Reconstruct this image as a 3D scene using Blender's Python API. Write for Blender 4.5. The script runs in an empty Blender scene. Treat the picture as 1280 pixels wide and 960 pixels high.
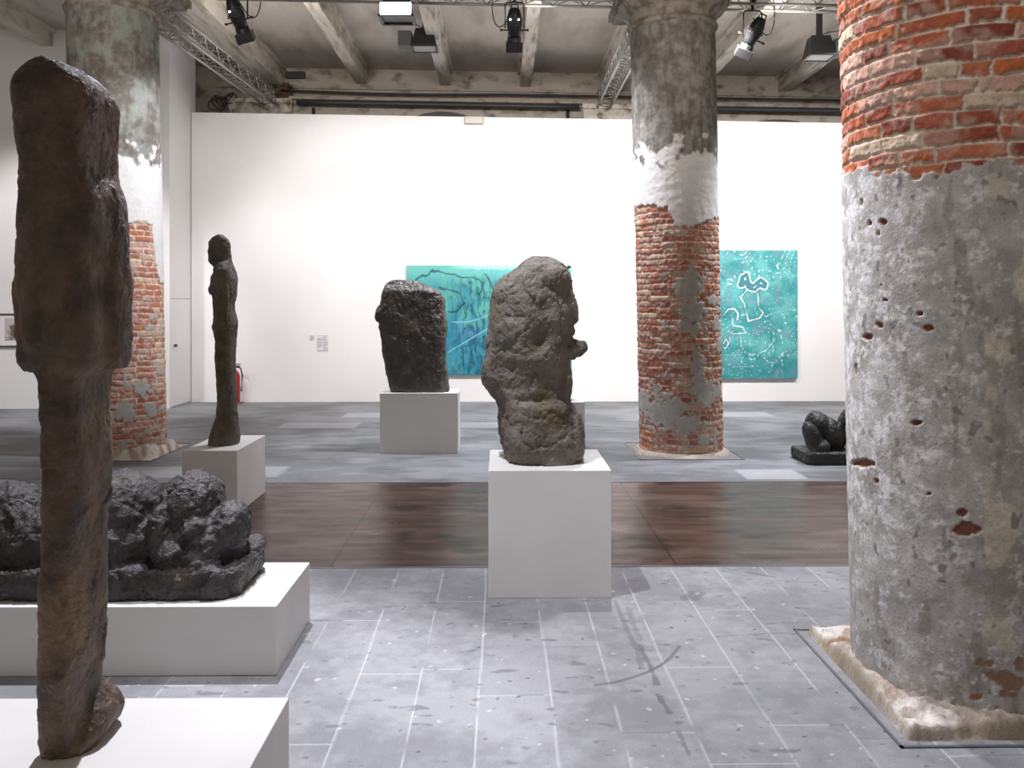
import bpy, bmesh, math, random
import numpy as np
from mathutils import Vector, Matrix
random.seed(7)
C = bpy.context.scene.collection
sc = bpy.context.scene

# ------------------------------------------------------------------ camera
F = 1040.0            # focal length in pixels of the 1280x960 frame
H = 1.6               # eye height
HY = 383.0            # horizon row
YAW = math.atan(14 / F)
cam = bpy.data.cameras.new('camera'); co = bpy.data.objects.new('camera', cam); C.objects.link(co)
cam.sensor_fit = 'HORIZONTAL'; cam.sensor_width = 36; cam.lens = 36 * F / 1280
cam.shift_y = -(480 - HY) / 1280; cam.clip_start = .05; cam.clip_end = 200
co.location = (0, 0, H); co.rotation_euler = (math.pi / 2, 0, -YAW)
sc.camera = co
sc.view_settings.view_transform = 'Standard'; sc.view_settings.look = 'None'
sc.view_settings.gamma = 1; sc.view_settings.use_curve_mapping = False
sc.view_settings.exposure = 0.0
try:
    sc.cycles.use_denoising = True
    sc.cycles.max_bounces = 8; sc.cycles.diffuse_bounces = 5
except Exception: pass
# ------------------------------------------------------------------ world + lamps
w = bpy.data.worlds.new('world'); sc.world = w; w.use_nodes = True
w.node_tree.nodes['Background'].inputs[0].default_value = (1, .9, .81, 1)
w.node_tree.nodes['Background'].inputs[1].default_value = .34

def spot(name, loc, to, power, ang, blend=.5, size=.12, col=(.91, .92, 1)):
    l = bpy.data.lights.new(name, 'SPOT'); l.energy = power; l.spot_size = math.radians(ang)
    l.spot_blend = blend; l.shadow_soft_size = size; l.color = col
    o = bpy.data.objects.new(name, l); C.objects.link(o); o.location = loc
    o.rotation_euler = (Vector(to) - Vector(loc)).to_track_quat('-Z', 'Y').to_euler()
    return o
def area(name, loc, to, power, sx, sy, col=(.9, .94, 1), spread=180):
    l = bpy.data.lights.new(name, 'AREA'); l.shape = 'RECTANGLE'; l.size = sx; l.size_y = sy
    l.energy = power; l.color = col; l.spread = math.radians(spread)
    o = bpy.data.objects.new(name, l); C.objects.link(o); o.location = loc
    o.rotation_euler = (Vector(to) - Vector(loc)).to_track_quat('-Z', 'Y').to_euler()
    return o
WC = (1, .955, .96)
# wall washers along the rear truss line
for i, (x, p) in enumerate([(-3.4, 90), (-1.6, 225), (.6, 370), (2.8, 400), (5.0, 430), (7.2, 330)]):
    spot('wall_washer_lamp', (x, 9.95, 5.0), (x + .1, 13.95, 1.75), p * 1.75, 92, .55, .15, WC)
spot('low_wall_washer_lamp', (-3.6, 10.2, 5.0), (-3.6, 13.95, .9), 330, 62, .9, .15, WC)
spot('left_wall_lamp', (-6.0, 10.0, 4.8), (-7.1, 13.1, 1.3), 520, 76, .6, .15, WC)
for x in (-3.0, .3, 3.6):
    spot('added_ceiling_fill', (x, 10.1, 4.95), (x, 14.8, 5.75), 130, 140, .7, .3, (1, .95, .9))  # added fill without fixtures, lifts the ceiling and the masonry strip
spot('added_column_side_fill', (-.3, 4.9, 5.1), (1.6, 3.5, 2.7), 900, 42, .8, .1)  # added fill with no fixture, brightens the near column's left flank
for x in (-3.4, 1.2):
    spot('added_hall_fill', (x, 6.6, 4.4), (x, 12.0, 5.0), 110, 130, .8, .4, (1, .93, .86))  # added soft fill for the upper column shafts, no fixtures modelled
spot('front_left_lamp', (-.95, 3.72, 5.1), (.35, 4.7, .6), 880, 70, 1.0, .06)
spot('rear_of_figures_lamp', (-1.45, 5.0, 5.1), (-1.6, 2.95, .2), 1300, 46, .6, .05)
spot('right_fore_lamp', (.75, 5.9, 5.1), (2.05, 4.2, 1.2), 720, 66, .7, .08)
spot('added_column_front_fill', (.1, 1.0, 4.9), (2.0, 3.3, 2.3), 170, 52, 1.0, .2, (1, .95, .92))  # added warm fill from the camera side onto the near column, no fixture
spot('left_column_lamp', (-.9, 7.9, 5.1), (-3.9, 9.2, 2.6), 900, 44, .6, .08)
spot('centre_column_left_lamp', (-1.0, 9.7, 5.0), (1.8, 9.3, 2.3), 200, 40, .7, .08)
spot('centre_column_right_lamp', (3.1, 9.9, 4.58), (2.3, 9.3, 2.0), 330, 56, .7, .08)
spot('rear_block_right_lamp', (1.0, 9.8, 5.0), (-.9, 9.4, .8), 420, 42, .5, .06)
spot('rear_block_left_lamp', (-2.6, 9.7, 5.0), (-1.0, 9.4, .8), 420, 50, .5, .06)
spot('tall_figure_lamp', (-1.2, 8.4, 5.0), (-2.3, 6.8, .6), 450, 46, .5, .06)
spot('rear_floor_lamp', (.4, 8.9, 5.2), (.6, 9.3, 0), 850, 90, .8, .15)
spot('rear_right_floor_lamp', (4.2, 9.2, 5.2), (3.4, 9.0, 0), 1000, 80, .8, .15)

# ------------------------------------------------------------------ helpers
def wx(u, Y): return (u - 626.0) * Y / F
def wz(v, Y): return H - (v - HY) * Y / F
def fl(u, v):
    Y = H * F / (v - HY); return (wx(u, Y), Y)
def s2l(c): return tuple(((v / 255 + .055) / 1.055) ** 2.4 if v / 255 > .04045 else v / 255 / 12.92 for v in c)
A = lambda *c: np.array(s2l(c))

def hash3(ix, iy, iz, seed):
    h = (ix.astype(np.int64) * 374761393 + iy.astype(np.int64) * 668265263 + iz.astype(np.int64) * 2147483647 + seed * 1274126177) & 0xffffffff
    h = ((h ^ (h >> 13)) * 1274126177) & 0xffffffff
    h = ((h ^ (h >> 16)) * 2246822519) & 0xffffffff
    return ((h ^ (h >> 15)) & 0xffffff) / float(0xffffff)
_PT = [np.random.default_rng(100 + k).permutation(256) for k in range(16)]
_GR = np.random.default_rng(5).normal(size=(256, 3)); _GR /= np.linalg.norm(_GR, axis=1)[:, None]
def noise(x, y, z, seed=0):
    """gradient noise, about 0..1 around .5"""
    x, y, z = np.broadcast_arrays(np.asarray(x, float), np.asarray(y, float), np.asarray(z, float))
    sh = seed * 17.31; x = x + sh; y = y + sh * .37 + .123; z = z + sh * .71 + .371
    ix, iy, iz = np.floor(x), np.floor(y), np.floor(z)
    fx, fy, fz = x - ix, y - iy, z - iz
    ix = ix.astype(np.int64) & 255; iy = iy.astype(np.int64) & 255; iz = iz.astype(np.int64) & 255
    wx_, wy_, wz_ = [f * f * f * (f * (f * 6 - 15) + 10) for f in (fx, fy, fz)]
    T = _PT[seed % 16]; r = 0
    for a in (0, 1):
        ta = T[(ix + a) & 255]
        for b in (0, 1):
            tb = T[(ta + iy + b) & 255]
            for c in (0, 1):
                g = _GR[T[(tb + iz + c) & 255]]
                r = r + (g[..., 0] * (fx - a) + g[..., 1] * (fy - b) + g[..., 2] * (fz - c)) * (wx_ if a else 1 - wx_) * (wy_ if b else 1 - wy_) * (wz_ if c else 1 - wz_)
    return np.clip(.5 + .85 * r, 0, 1)
def fbm(x, y, z, f=1., o=4, seed=0, g=.5):
    t = 0; a = 1; s = 0
    for k in range(o):
        t = t + a * noise(np.asarray(x) * f + 13.1 * k, np.asarray(y) * f + 7.7 * k, np.asarray(z) * f + 3.3 * k, seed + k); s += a; a *= g; f *= 2.03
    return np.clip(.5 + 1.25 * (t / s - .5), 0, 1)          # 0..1, mean .5
def cells(P, f, seed):
    """faceted clay: F1, F2 and a tilted plane value per cell"""
    Q = P * f; I = np.floor(Q)
    f1 = np.full(len(P), 9.); f2 = np.full(len(P), 9.); val = np.zeros(len(P))
    for a in (-1, 0, 1):
        for b in (-1, 0, 1):
            for c in (-1, 0, 1):
                J = I + np.array([a, b, c])
                r = [hash3(J[:, 0], J[:, 1], J[:, 2], seed + k) for k in range(7)]
                D = Q - (J + np.stack(r[:3], 1))
                d = np.sqrt((D ** 2).sum(1))
                v = .7 * (r[3] - .5) + 1.5 * (D * (np.stack(r[4:7], 1) - .5)).sum(1)
                n = d < f1
                f2 = np.where(n, f1, np.minimum(f2, d)); val = np.where(n, v, val); f1 = np.where(n, d, f1)
    return f1, f2, val
def sm(a, b, x):
    t = np.clip((x - a) / (b - a), 0, 1); return t * t * (3 - 2 * t)
def mixc(a, b, t): return a + (b - a) * t[..., None]

def mesh_np(name, V, Fq, mat, parent=None, col=None, smooth=True):
    me = bpy.data.meshes.new(name)
    V = np.asarray(V, np.float32); Fq = np.asarray(Fq, np.int32); k = Fq.shape[1]
    me.vertices.add(len(V)); me.vertices.foreach_set('co', V.ravel())
    me.loops.add(Fq.size); me.loops.foreach_set('vertex_index', Fq.ravel())
    me.polygons.add(len(Fq)); me.polygons.foreach_set('loop_start', np.arange(0, Fq.size, k, dtype=np.int32))
    try: me.polygons.foreach_set('loop_total', np.full(len(Fq), k, np.int32))
    except Exception: pass
    me.update(calc_edges=True)
    if smooth: me.polygons.foreach_set('use_smooth', np.ones(len(Fq), bool))
    if col is not None:
        at = me.color_attributes.new('tint', 'FLOAT_COLOR', 'POINT')
        c4 = np.ones((len(V), 4), np.float32); c4[:, :3] = np.clip(col, 0, 1)
        at.data.foreach_set('color', c4.ravel())
    me.materials.append(mat)
    o = bpy.data.objects.new(name, me); C.objects.link(o)
    if parent: o.parent = parent
    return o
def grid_faces(n, m, wrap=False):
    """n rows (slow) x m cols (fast)"""
    i = np.arange(n - 1)[:, None]; j = np.arange(m if wrap else m - 1)[None, :]
    j2 = (j + 1) % m
    return np.stack([i * m + j, i * m + j2, (i + 1) * m + j2, (i + 1) * m + j], -1).reshape(-1, 4)

def bm_new(): return bmesh.new()
def add_box(bm, x0, x1, y0, y1, z0, z1, M=None):
    vs = [bm.verts.new((x, y, z)) for x in (x0, x1) for y in (y0, y1) for z in (z0, z1)]
    if M is not None:
        for v in vs: v.co = M @ v.co
    for f in ((0, 1, 3, 2), (4, 6, 7, 5), (0, 4, 5, 1), (2, 3, 7, 6), (0, 2, 6, 4), (1, 5, 7, 3)):
        bm.faces.new([vs[k] for k in f])
    return vs
def add_tube(bm, pts, r, n=8, cap=True):
    pts = [Vector(p) for p in pts]; rings = []
    for i, p in enumerate(pts):
        d = (pts[min(i + 1, len(pts) - 1)] - pts[max(i - 1, 0)]).normalized()
        u = d.cross(Vector((0, 0, 1)));  u = u if u.length > .05 else d.cross(Vector((1, 0, 0))); u.normalize(); v = d.cross(u)
        rr = r[i] if isinstance(r, (list, tuple)) else r
        rings.append([bm.verts.new(p + rr * (math.cos(2 * math.pi * k / n) * u + math.sin(2 * math.pi * k / n) * v)) for k in range(n)])
    for a, b in zip(rings[:-1], rings[1:]):
        for k in range(n): bm.faces.new((a[k], a[(k + 1) % n], b[(k + 1) % n], b[k]))
    if cap: bm.faces.new(rings[0][::-1]); bm.faces.new(rings[-1])
def add_lathe(bm, prof, n=48, c=(0, 0)):
    rings = [[bm.verts.new((c[0] + r * math.cos(2 * math.pi * k / n), c[1] + r * math.sin(2 * math.pi * k / n), z)) for k in range(n)] for r, z in prof]
    for a, b in zip(rings[:-1], rings[1:]):
        for k in range(n): bm.faces.new((a[k], a[(k + 1) % n], b[(k + 1) % n], b[k]))
    bm.faces.new(rings[0][::-1]); bm.faces.new(rings[-1])
def obj(name, bm, mat, parent=None, smooth=False, bevel=0, loc=None):
    bmesh.ops.recalc_face_normals(bm, faces=bm.faces)
    me = bpy.data.meshes.new(name); bm.to_mesh(me); bm.free()
    if smooth:
        for p in me.polygons: p.use_smooth = True
    me.materials.append(mat)
    o = bpy.data.objects.new(name, me); C.objects.link(o)
    if parent: o.parent = parent
    if bevel:
        b = o.modifiers.new('bevel', 'BEVEL'); b.width = bevel; b.segments = 2; b.limit_method = 'ANGLE'
    if loc: o.location = loc
    return o
def tag(o, label=None, cat=None, group=None, kind=None):
    if label: o['label'] = label
    if cat: o['category'] = cat
    if group: o['group'] = group
    if kind: o['kind'] = kind
    return o
def thing(name, label, cat, loc=(0, 0, 0), rz=0, group=None):
    o = bpy.data.objects.new(name, None); C.objects.link(o); o.location = loc; o.rotation_euler = (0, 0, rz)
    o.empty_display_size = .1
    return tag(o, label, cat, group)

# ------------------------------------------------------------------ materials
def mat(name, col=(.8, .8, .8), rough=.6, metal=0, spec=.5, attr=False, n=None, bump=None, emit=None):
    """n=(scale, detail, colour2, lo, hi, stretch) noise mix; bump=(scale, strength, distance)"""
    m = bpy.data.materials.new(name); m.use_nodes = True; nt = m.node_tree; N = nt.nodes; L = nt.links
    b = N['Principled BSDF']; b.inputs['Roughness'].default_value = rough; b.inputs['Metallic'].default_value = metal
    b.inputs['Specular IOR Level'].default_value = spec
    b.inputs['Base Color'].default_value = (*col, 1)
    tc = N.new('ShaderNodeTexCoord')
    src = None
    if attr:
        a = N.new('ShaderNodeAttribute'); a.attribute_name = 'tint'; src = a.outputs['Color']
    if n:
        mp = N.new('ShaderNodeMapping'); mp.inputs['Scale'].default_value = n[5] if len(n) > 5 else (1, 1, 1)
        L.new(tc.outputs['Object'], mp.inputs['Vector'])
        t = N.new('ShaderNodeTexNoise'); t.inputs['Scale'].default_value = n[0]; t.inputs['Detail'].default_value = n[1]
        L.new(mp.outputs[0], t.inputs['Vector'])
        r = N.new('ShaderNodeMapRange'); r.inputs[1].default_value = n[3]; r.inputs[2].default_value = n[4]
        L.new(t.outputs[0], r.inputs[0])
        mx = N.new('ShaderNodeMix'); mx.data_type = 'RGBA'
        if src: 
            mx.blend_type = 'MULTIPLY'; L.new(src, mx.inputs[6])
        else: mx.inputs[6].default_value = (*col, 1)
        mx.inputs[7].default_value = (*n[2], 1)
        L.new(r.outputs[0], mx.inputs[0]); src = mx.outputs[2]
    if src: L.new(src, b.inputs['Base Color'])
    if bump:
        t = N.new('ShaderNodeTexNoise'); t.inputs['Scale'].default_value = bump[0]; t.inputs['Detail'].default_value = 6
        L.new(tc.outputs['Object'], t.inputs['Vector'])
        bp = N.new('ShaderNodeBump'); bp.inputs['Strength'].default_value = bump[1]; bp.inputs['Distance'].default_value = bump[2]
        L.new(t.outputs[0], bp.inputs['Height']); L.new(bp.outputs[0], b.inputs['Normal'])
    if emit:
        b.inputs['Emission Color'].default_value = (*emit[0], 1); b.inputs['Emission Strength'].default_value = emit[1]
    return m
M = {}
M['wall'] = mat('white_wall_paint', (.84, .83, .83), .85, spec=.2, n=(1.2, 3, (.80, .79, .79), .4, .7), bump=(60, .05, .002))
M['plinth'] = mat('white_plinth_paint', (.80, .79, .77), .55, spec=.3, n=(3, 3, (.76, .75, .73), .4, .7), bump=(250, .08, .0005))
M['stone'] = mat('paving_tint', rough=.62, attr=True, n=(160, 4, (.72, .72, .74), .45, .75), bump=(90, .25, .002))
M['stone_far'] = mat('far_paving_tint', rough=.6, spec=.2, attr=True, n=(40, 4, (.82, .82, .82), .45, .75), bump=(40, .15, .002))
M['column'] = mat('masonry_tint', rough=.88, attr=True, spec=.2, n=(120, 5, (.72, .70, .68), .5, .75), bump=(110, .5, .004))
M['capital'] = mat('capital_stone', s2l((150, 142, 132)), .85, spec=.2, n=(9, 6, s2l((112, 102, 92)), .42, .62), bump=(40, .3, .004))
M['ceiling'] = mat('ceiling_limewash', s2l((186, 180, 171)), .9, spec=.1, n=(2.2, 6, s2l((150, 141, 130)), .45, .72, (1, .35, 1)), bump=(30, .2, .003))
M['beam'] = mat('beam_limewash', s2l((192, 186, 176)), .9, spec=.1, n=(5, 6, s2l((140, 128, 114)), .48, .72, (2.5, .4, 1)), bump=(30, .3, .004))
M['masonry'] = mat('old_masonry', s2l((182, 174, 163)), .95, spec=.1, n=(4.5, 8, s2l((122, 113, 102)), .50, .72, (1, 1, 1.6)), bump=(14, .6, .02))
M['masonry_stone'] = mat('corbel_stone', s2l((222, 216, 205)), .9, spec=.1, n=(7, 6, s2l((130, 118, 102)), .45, .65), bump=(25, .4, .008))
M['truss'] = mat('brushed_truss_metal', s2l((160, 158, 154)), .4, metal=.6)
M['black'] = mat('black_lamp_housing', (.012, .012, .013), .45)
M['darkgrey'] = mat('dark_grey_housing', (.05, .05, .05), .5)
M['glass'] = mat('lamp_glass', s2l((150, 152, 148)), .25)
M['lit'] = mat('lit_lamp', (1, 1, 1), .5, emit=((.75, .86, 1), 9))
M['cable'] = mat('dark_cable', (.03, .03, .03), .6)
M['rust'] = mat('rusty_iron', s2l((104, 76, 54)), .8, n=(14, 5, s2l((60, 50, 42)), .45, .6), bump=(30, .5, .01))
M['frame_metal'] = mat('steel_edging', s2l((120, 122, 130)), .45, metal=.5)
M['red'] = mat('red_enamel', (.35, .02, .02), .35)
M['picture_frame'] = mat('dark_frame_wood', s2l((50, 44, 44)), .5)
M['paper'] = mat('mount_paper', (.82, .80, .80), .9)
M['print'] = mat('print_tint', rough=.8, attr=True)
M['canvas'] = mat('paint_tint', rough=.45, attr=True, bump=(60, .3, .004))
M['canvas_side'] = mat('canvas_edge', s2l((45, 120, 118)), .7)
M['beige'] = mat('beige_plastic', s2l((172, 166, 152)), .6)
M['wall_text'] = mat('grey_vinyl_text', s2l((176, 174, 184)), .8)
M['door_gap'] = mat('door_gap', s2l((150, 150, 158)), .9)

def bronze(name, c1, c2, rough, metal=.0, sc_=6, c3=None, spec=.5, bs=38, bst=.6):
    m = bpy.data.materials.new(name); m.use_nodes = True; nt = m.node_tree; N = nt.nodes; L = nt.links
    b = N['Principled BSDF']; b.inputs['Metallic'].default_value = metal; b.inputs['Specular IOR Level'].default_value = spec
    tc = N.new('ShaderNodeTexCoord')
    def nz(s, d, off):
        mp = N.new('ShaderNodeMapping'); mp.inputs['Location'].default_value = (off, off, off); L.new(tc.outputs['Object'], mp.inputs[0])
        t = N.new('ShaderNodeTexNoise'); t.inputs['Scale'].default_value = s; t.inputs['Detail'].default_value = d; L.new(mp.outputs[0], t.inputs['Vector']); return t.outputs[0]
    def rng(o, a, b_, c=0, d=1):
        r = N.new('ShaderNodeMapRange'); r.inputs[1].default_value = a; r.inputs[2].default_value = b_; r.inputs[3].default_value = c; r.inputs[4].default_value = d
        L.new(o, r.inputs[0]); return r.outputs[0]
    def mix(f, a, b_):
        x = N.new('ShaderNodeMix'); x.data_type = 'RGBA'; L.new(f, x.inputs[0])
        for k, v in ((6, a), (7, b_)):
            if isinstance(v, tuple): x.inputs[k].default_value = (*v, 1)
            else: L.new(v, x.inputs[k])
        return x.outputs[2]
    c = mix(rng(nz(sc_, 6, 0), .38, .62), c1, c2)
    if c3: c = mix(rng(nz(sc_ * .6, 5, 9), .55, .7), c, c3)
    c = mix(rng(nz(sc_ * 7, 5, 4), .55, .8, 0, .6), c, tuple(x * .35 for x in c1))
    L.new(c, b.inputs['Base Color'])
    L.new(rng(nz(sc_ * 2, 4, 2), .3, .7, rough - .1, rough + .14), b.inputs['Roughness'])
    bp = N.new('ShaderNodeBump'); bp.inputs['Strength'].default_value = bst; bp.inputs['Distance'].default_value = .016
    t2 = N.new('ShaderNodeTexNoise'); t2.inputs['Scale'].default_value = bs; t2.inputs['Detail'].default_value = 7; t2.inputs['Distortion'].default_value = .8
    L.new(tc.outputs['Object'], t2.inputs['Vector']); L.new(t2.outputs[0], bp.inputs['Height']); L.new(bp.outputs[0], b.inputs['Normal'])
    return m
M['bronze_brown'] = bronze('brown_bronze', s2l((116, 95, 79)), s2l((74, 62, 54)), .55, c3=s2l((124, 101, 76)), sc_=8, bs=50, bst=.8)
M['bronze_olive'] = bronze('olive_grey_bronze', s2l((126, 119, 111)), s2l((100, 93, 83)), .6, c3=s2l((98, 88, 60)), sc_=6, bs=45, spec=.35)
M['bronze_black'] = bronze('blackened_bronze', s2l((76, 72, 75)), s2l((58, 54, 52)), .56, sc_=9, bs=42, c3=s2l((88, 80, 72)), spec=.45, bst=.9)
M['bronze_shiny'] = bronze('shiny_dark_bronze', s2l((78, 72, 64)), s2l((52, 48, 44)), .36, sc_=9, bs=36, c3=s2l((104, 92, 76)), spec=.8, bst=.9)
M['bronze_figure'] = bronze('grey_green_bronze', s2l((110, 101, 90)), s2l((86, 78, 68)), .6, sc_=9, c3=s2l((80, 70, 54)))
M['bronze_dark'] = bronze('dark_green_bronze', s2l((52, 54, 52)), s2l((40, 40, 38)), .5, sc_=9)

def wood_mat():
    m = bpy.data.materials.new('dark_timber_walkway'); m.use_nodes = True; nt = m.node_tree; N = nt.nodes; L = nt.links
    b = N['Principled BSDF']; tc = N.new('ShaderNodeTexCoord')
    def nz(s, d, scale, off=0):
        mp = N.new('ShaderNodeMapping'); mp.inputs['Scale'].default_value = scale; mp.inputs['Location'].default_value = (off, off, 0); L.new(tc.outputs['Object'], mp.inputs[0])
        t = N.new('ShaderNodeTexNoise'); t.inputs['Scale'].default_value = s; t.inputs['Detail'].default_value = d; L.new(mp.outputs[0], t.inputs['Vector']); return t.outputs[0]
    def rng(o, a, b_, c=0, d=1):
        r = N.new('ShaderNodeMapRange'); r.inputs[1].default_value = a; r.inputs[2].default_value = b_; r.inputs[3].default_value = c; r.inputs[4].default_value = d
        L.new(o, r.inputs[0]); return r.outputs[0]
    def mix(f, a, b_):
        x = N.new('ShaderNodeMix'); x.data_type = 'RGBA'; L.new(f, x.inputs[0])
        for k, v in ((6, a), (7, b_)):
            if isinstance(v, tuple): x.inputs[k].default_value = (*v, 1)
            else: L.new(v, x.inputs[k])
        return x.outputs[2]
    c = mix(rng(nz(2.2, 8, (.8, 5, 1)), .38, .62), s2l((84, 62, 52)), s2l((58, 46, 41)))
    c = mix(rng(nz(1.3, 6, (1, 3, 1), 5), .52, .66), c, s2l((98, 80, 70)))
    c = mix(rng(nz(1.0, 5, (1.6, 2.5, 1), 11), .58, .66), c, s2l((48, 36, 31)))
    br = N.new('ShaderNodeTexBrick'); br.offset = .0; br.inputs['Scale'].default_value = 1
    br.inputs['Brick Width'].default_value = 2.13; br.inputs['Row Height'].default_value = 2.14; br.inputs['Mortar Size'].default_value = .006
    br.inputs['Color1'].default_value = (1, 1, 1, 1); br.inputs['Color2'].default_value = (.82, .82, .84, 1); br.inputs['Mortar'].default_value = (.35, .33, .33, 1)
    mp = N.new('ShaderNodeMapping'); mp.inputs['Location'].default_value = (1.045, -5.26, 0); L.new(tc.outputs['Object'], mp.inputs[0]); L.new(mp.outputs[0], br.inputs['Vector'])
    x = N.new('ShaderNodeMix'); x.data_type = 'RGBA'; x.blend_type = 'MULTIPLY'; x.inputs[0].default_value = 1
    L.new(c, x.inputs[6]); L.new(br.outputs[0], x.inputs[7]); L.new(x.outputs[2], b.inputs['Base Color'])
    L.new(rng(nz(3, 4, (1, 3, 1), 3), .3, .7, .26, .4), b.inputs['Roughness']); b.inputs['Specular IOR Level'].default_value = .16
    bp = N.new('ShaderNodeBump'); bp.inputs['Strength'].default_value = .15; bp.inputs['Distance'].default_value = .002
    L.new(nz(12, 5, (1, 6, 1)), bp.inputs['Height']); L.new(bp.outputs[0], b.inputs['Normal'])
    return m
M['wood'] = wood_mat()

# ------------------------------------------------------------------ floor
YN, YF = 5.104, 7.564
def seg_dist(X, Y, pts):
    d = np.full(X.shape, 9.)
    for (ax, ay), (bx, by) in zip(pts[:-1], pts[1:]):
        vx, vy = bx - ax, by - ay; t = np.clip(((X - ax) * vx + (Y - ay) * vy) / (vx * vx + vy * vy), 0, 1)
        d = np.minimum(d, np.hypot(X - ax - t * vx, Y - ay - t * vy))
    return d
def slab_field(X, Y, joints, seed, lmin, lmax, jw):
    col = np.searchsorted(joints, X) ; jd = np.minimum(np.abs(X - joints[np.clip(col - 1, 0, len(joints) - 1)]), np.abs(X - joints[np.clip(col, 0, len(joints) - 1)]))
    rng_ = np.random.default_rng(seed); cd = np.full(X.shape, 9.); tone = np.zeros(X.shape)
    for c in range(len(joints) + 1):
        m = col == c
        ys = np.cumsum(rng_.uniform(lmin, lmax, 40)) - 3 - rng_.uniform(0, lmax); tn = rng_.uniform(0, 1, 41)
        k = np.searchsorted(ys, Y[m]); cd[m] = np.minimum(np.abs(Y[m] - ys[np.clip(k - 1, 0, 39)]), np.abs(Y[m] - ys[np.clip(k, 0, 39)])); tone[m] = tn[np.clip(k, 0, 40)]
    return jd, cd, tone
def near_floor():
    xs = np.concatenate([np.arange(-5, -1.75, .05), np.arange(-1.75, 2.6, .0065), np.arange(2.6, 7, .05)])
    ys = np.concatenate([np.arange(-3, 2.6, .05), np.arange(2.6, YN, .0065), [YN]])
    X, Y = np.meshgrid(xs, ys)
    joints = np.array([-.88 - .27 * k for k in range(16, 0, -1)] + [-.88, -.618, -.345, -.09, .205, .458, .731, 1.034] + [1.034 + .28 * k for k in range(1, 22)])
    wob = (noise(X * 3, Y * 1.2, 0, 5) - .5) * .012
    jd, cd, tone = slab_field(X + wob, Y + wob, joints, 3, .75, 1.25, 0)
    n1 = fbm(X, Y, 0, 2.2, 5, 11); n2 = fbm(X, Y, 0, 14, 4, 21); n3 = noise(X * 5, Y * 5, 0, 31)
    c = mixc(A(136, 136, 140)[None, None], A(160, 160, 164)[None, None], sm(.32, .68, n1 * .7 + n2 * .3))
    c = c * (0.93 + .10 * tone + .12 * (n2 - .5))[..., None]
    jm = (1 - sm(.001, .0055, jd)) * sm(.30, .45, n3 * .6 + .4 * noise(X * 9, Y * 2, 0, 8))
    c = mixc(c, A(206, 206, 212), jm * .7)
    cm = (1 - sm(.0015, .0055, cd)); lt = noise(X * 4, Y * 4, 0, 77) > .5
    c = mixc(c, A(205, 205, 210), cm * lt * .6); c = mixc(c, A(110, 110, 115), cm * (~lt) * .6)
    # stains and dark chips with a shape of their own
    sp = sm(.79, .84, noise(X * 9, Y * 15, 0, 41)) * sm(.42, .55, n2)
    c = mixc(c, A(92, 93, 98), sp * .6)
    c = mixc(c, A(70, 70, 74), sm(.86, .9, noise(X * 22, Y * 34, 0, 51)) * .75)
    c = mixc(c, A(225, 225, 230), sm(.88, .92, noise(X * 24, Y * 24, 0, 53)) * .5)
    st = sm(.56, .68, fbm(X, Y, 0, 1.5, 4, 61)); c = mixc(c, A(134, 135, 140), st * .35)
    P = lambda *p: [fl(*q) for q in p]
    d = seg_dist(X, Y, P((745, 857), (768, 854), (790, 848), (810, 841), (826, 833), (838, 824), (850, 809))); c = mixc(c, A(96, 94, 92), (1 - sm(.006, .012, d)) * .75)
    for pts, wd, s in ((P((769, 752), (783, 785), (796, 812), (802, 834)), .013, .5), (P((800, 808), (812, 832), (822, 856)), .012, .75), (P((822, 870), (838, 893)), .012, .8),
                       (P((849, 917), (862, 945)), .009, .6), (P((905, 711), (970, 723)), .012, .7), (P((855, 750), (866, 741)), .022, .5), (P((868, 751), (879, 743)), .022, .5),
                       (P((895, 797), (980, 793)), .007, .45), (P((786, 760), (792, 780), (800, 800)), .016, .4)):
        d = seg_dist(X, Y, pts) + (n2 - .5) * .02; c = mixc(c, A(98, 97, 98), (1 - sm(wd * .7, wd * 1.2, d)) * s)
    Z = -(1 - sm(.001, .006, np.minimum(jd, cd))) * .0012 + (n2 - .5) * .0008
    o = mesh_np('floor', np.stack([X, Y, Z], -1).reshape(-1, 3), grid_faces(*X.shape), M['stone'], col=c.reshape(-1, 3))
    tag(o, kind='structure')
near_floor()
def far_floor():
    xs = np.arange(-10, 10.01, .03); ys = np.concatenate([[YF], np.arange(YF + .02, 15.2, .025)])
    X, Y = np.meshgrid(xs, ys)
    jx = np.arange(-10.2, 10.5, .62)
    jd, cd, tone = slab_field(Y * .8 + 0 * X, X, np.arange(5, 13, .42), 9, .7, 1.3, 0)
    n1 = fbm(X, Y, 0, 1.1, 5, 111); n2 = fbm(X * .5, Y * 2, 0, 5, 4, 121)
    c = mixc(A(106, 108, 110)[None, None], A(140, 142, 146)[None, None], sm(.34, .66, n1 * .6 + n2 * .4))
    c = c * (.94 + .08 * tone)[..., None]
    c = mixc(c, A(178, 179, 184), ((tone > .93) * .5))
    c = mixc(c, A(105, 106, 108), (1 - sm(.004, .016, np.minimum(jd / .8, cd))) * .3)
    # two replaced paler slabs in front of the middle column
    for (x0, x1, y0, y1) in ((2.27, 2.85, 7.66, 8.12),):
        m = (X > x0) & (X < x1) & (Y > y0) & (Y < y1); c = mixc(c, A(170, 170, 174), m * .7)
    tag(mesh_np('floor', np.stack([X, Y, 0 * X], -1).reshape(-1, 3), grid_faces(*X.shape), M['stone_far'], col=c.reshape(-1, 3)), kind='structure')
far_floor()
bm = bm_new(); add_box(bm, -10, 10, YN + .004, YF - .004, -.02, .001)
tag(obj('floor', bm, M['wood']), kind='structure')
for y in (YN, YF):
    bm = bm_new(); add_box(bm, -10, 10, y - .008, y + .008, -.01, .0035)
    tag(obj('trim_1' if y == YN else 'trim_2', bm, M['frame_metal']), kind='structure')

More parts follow.
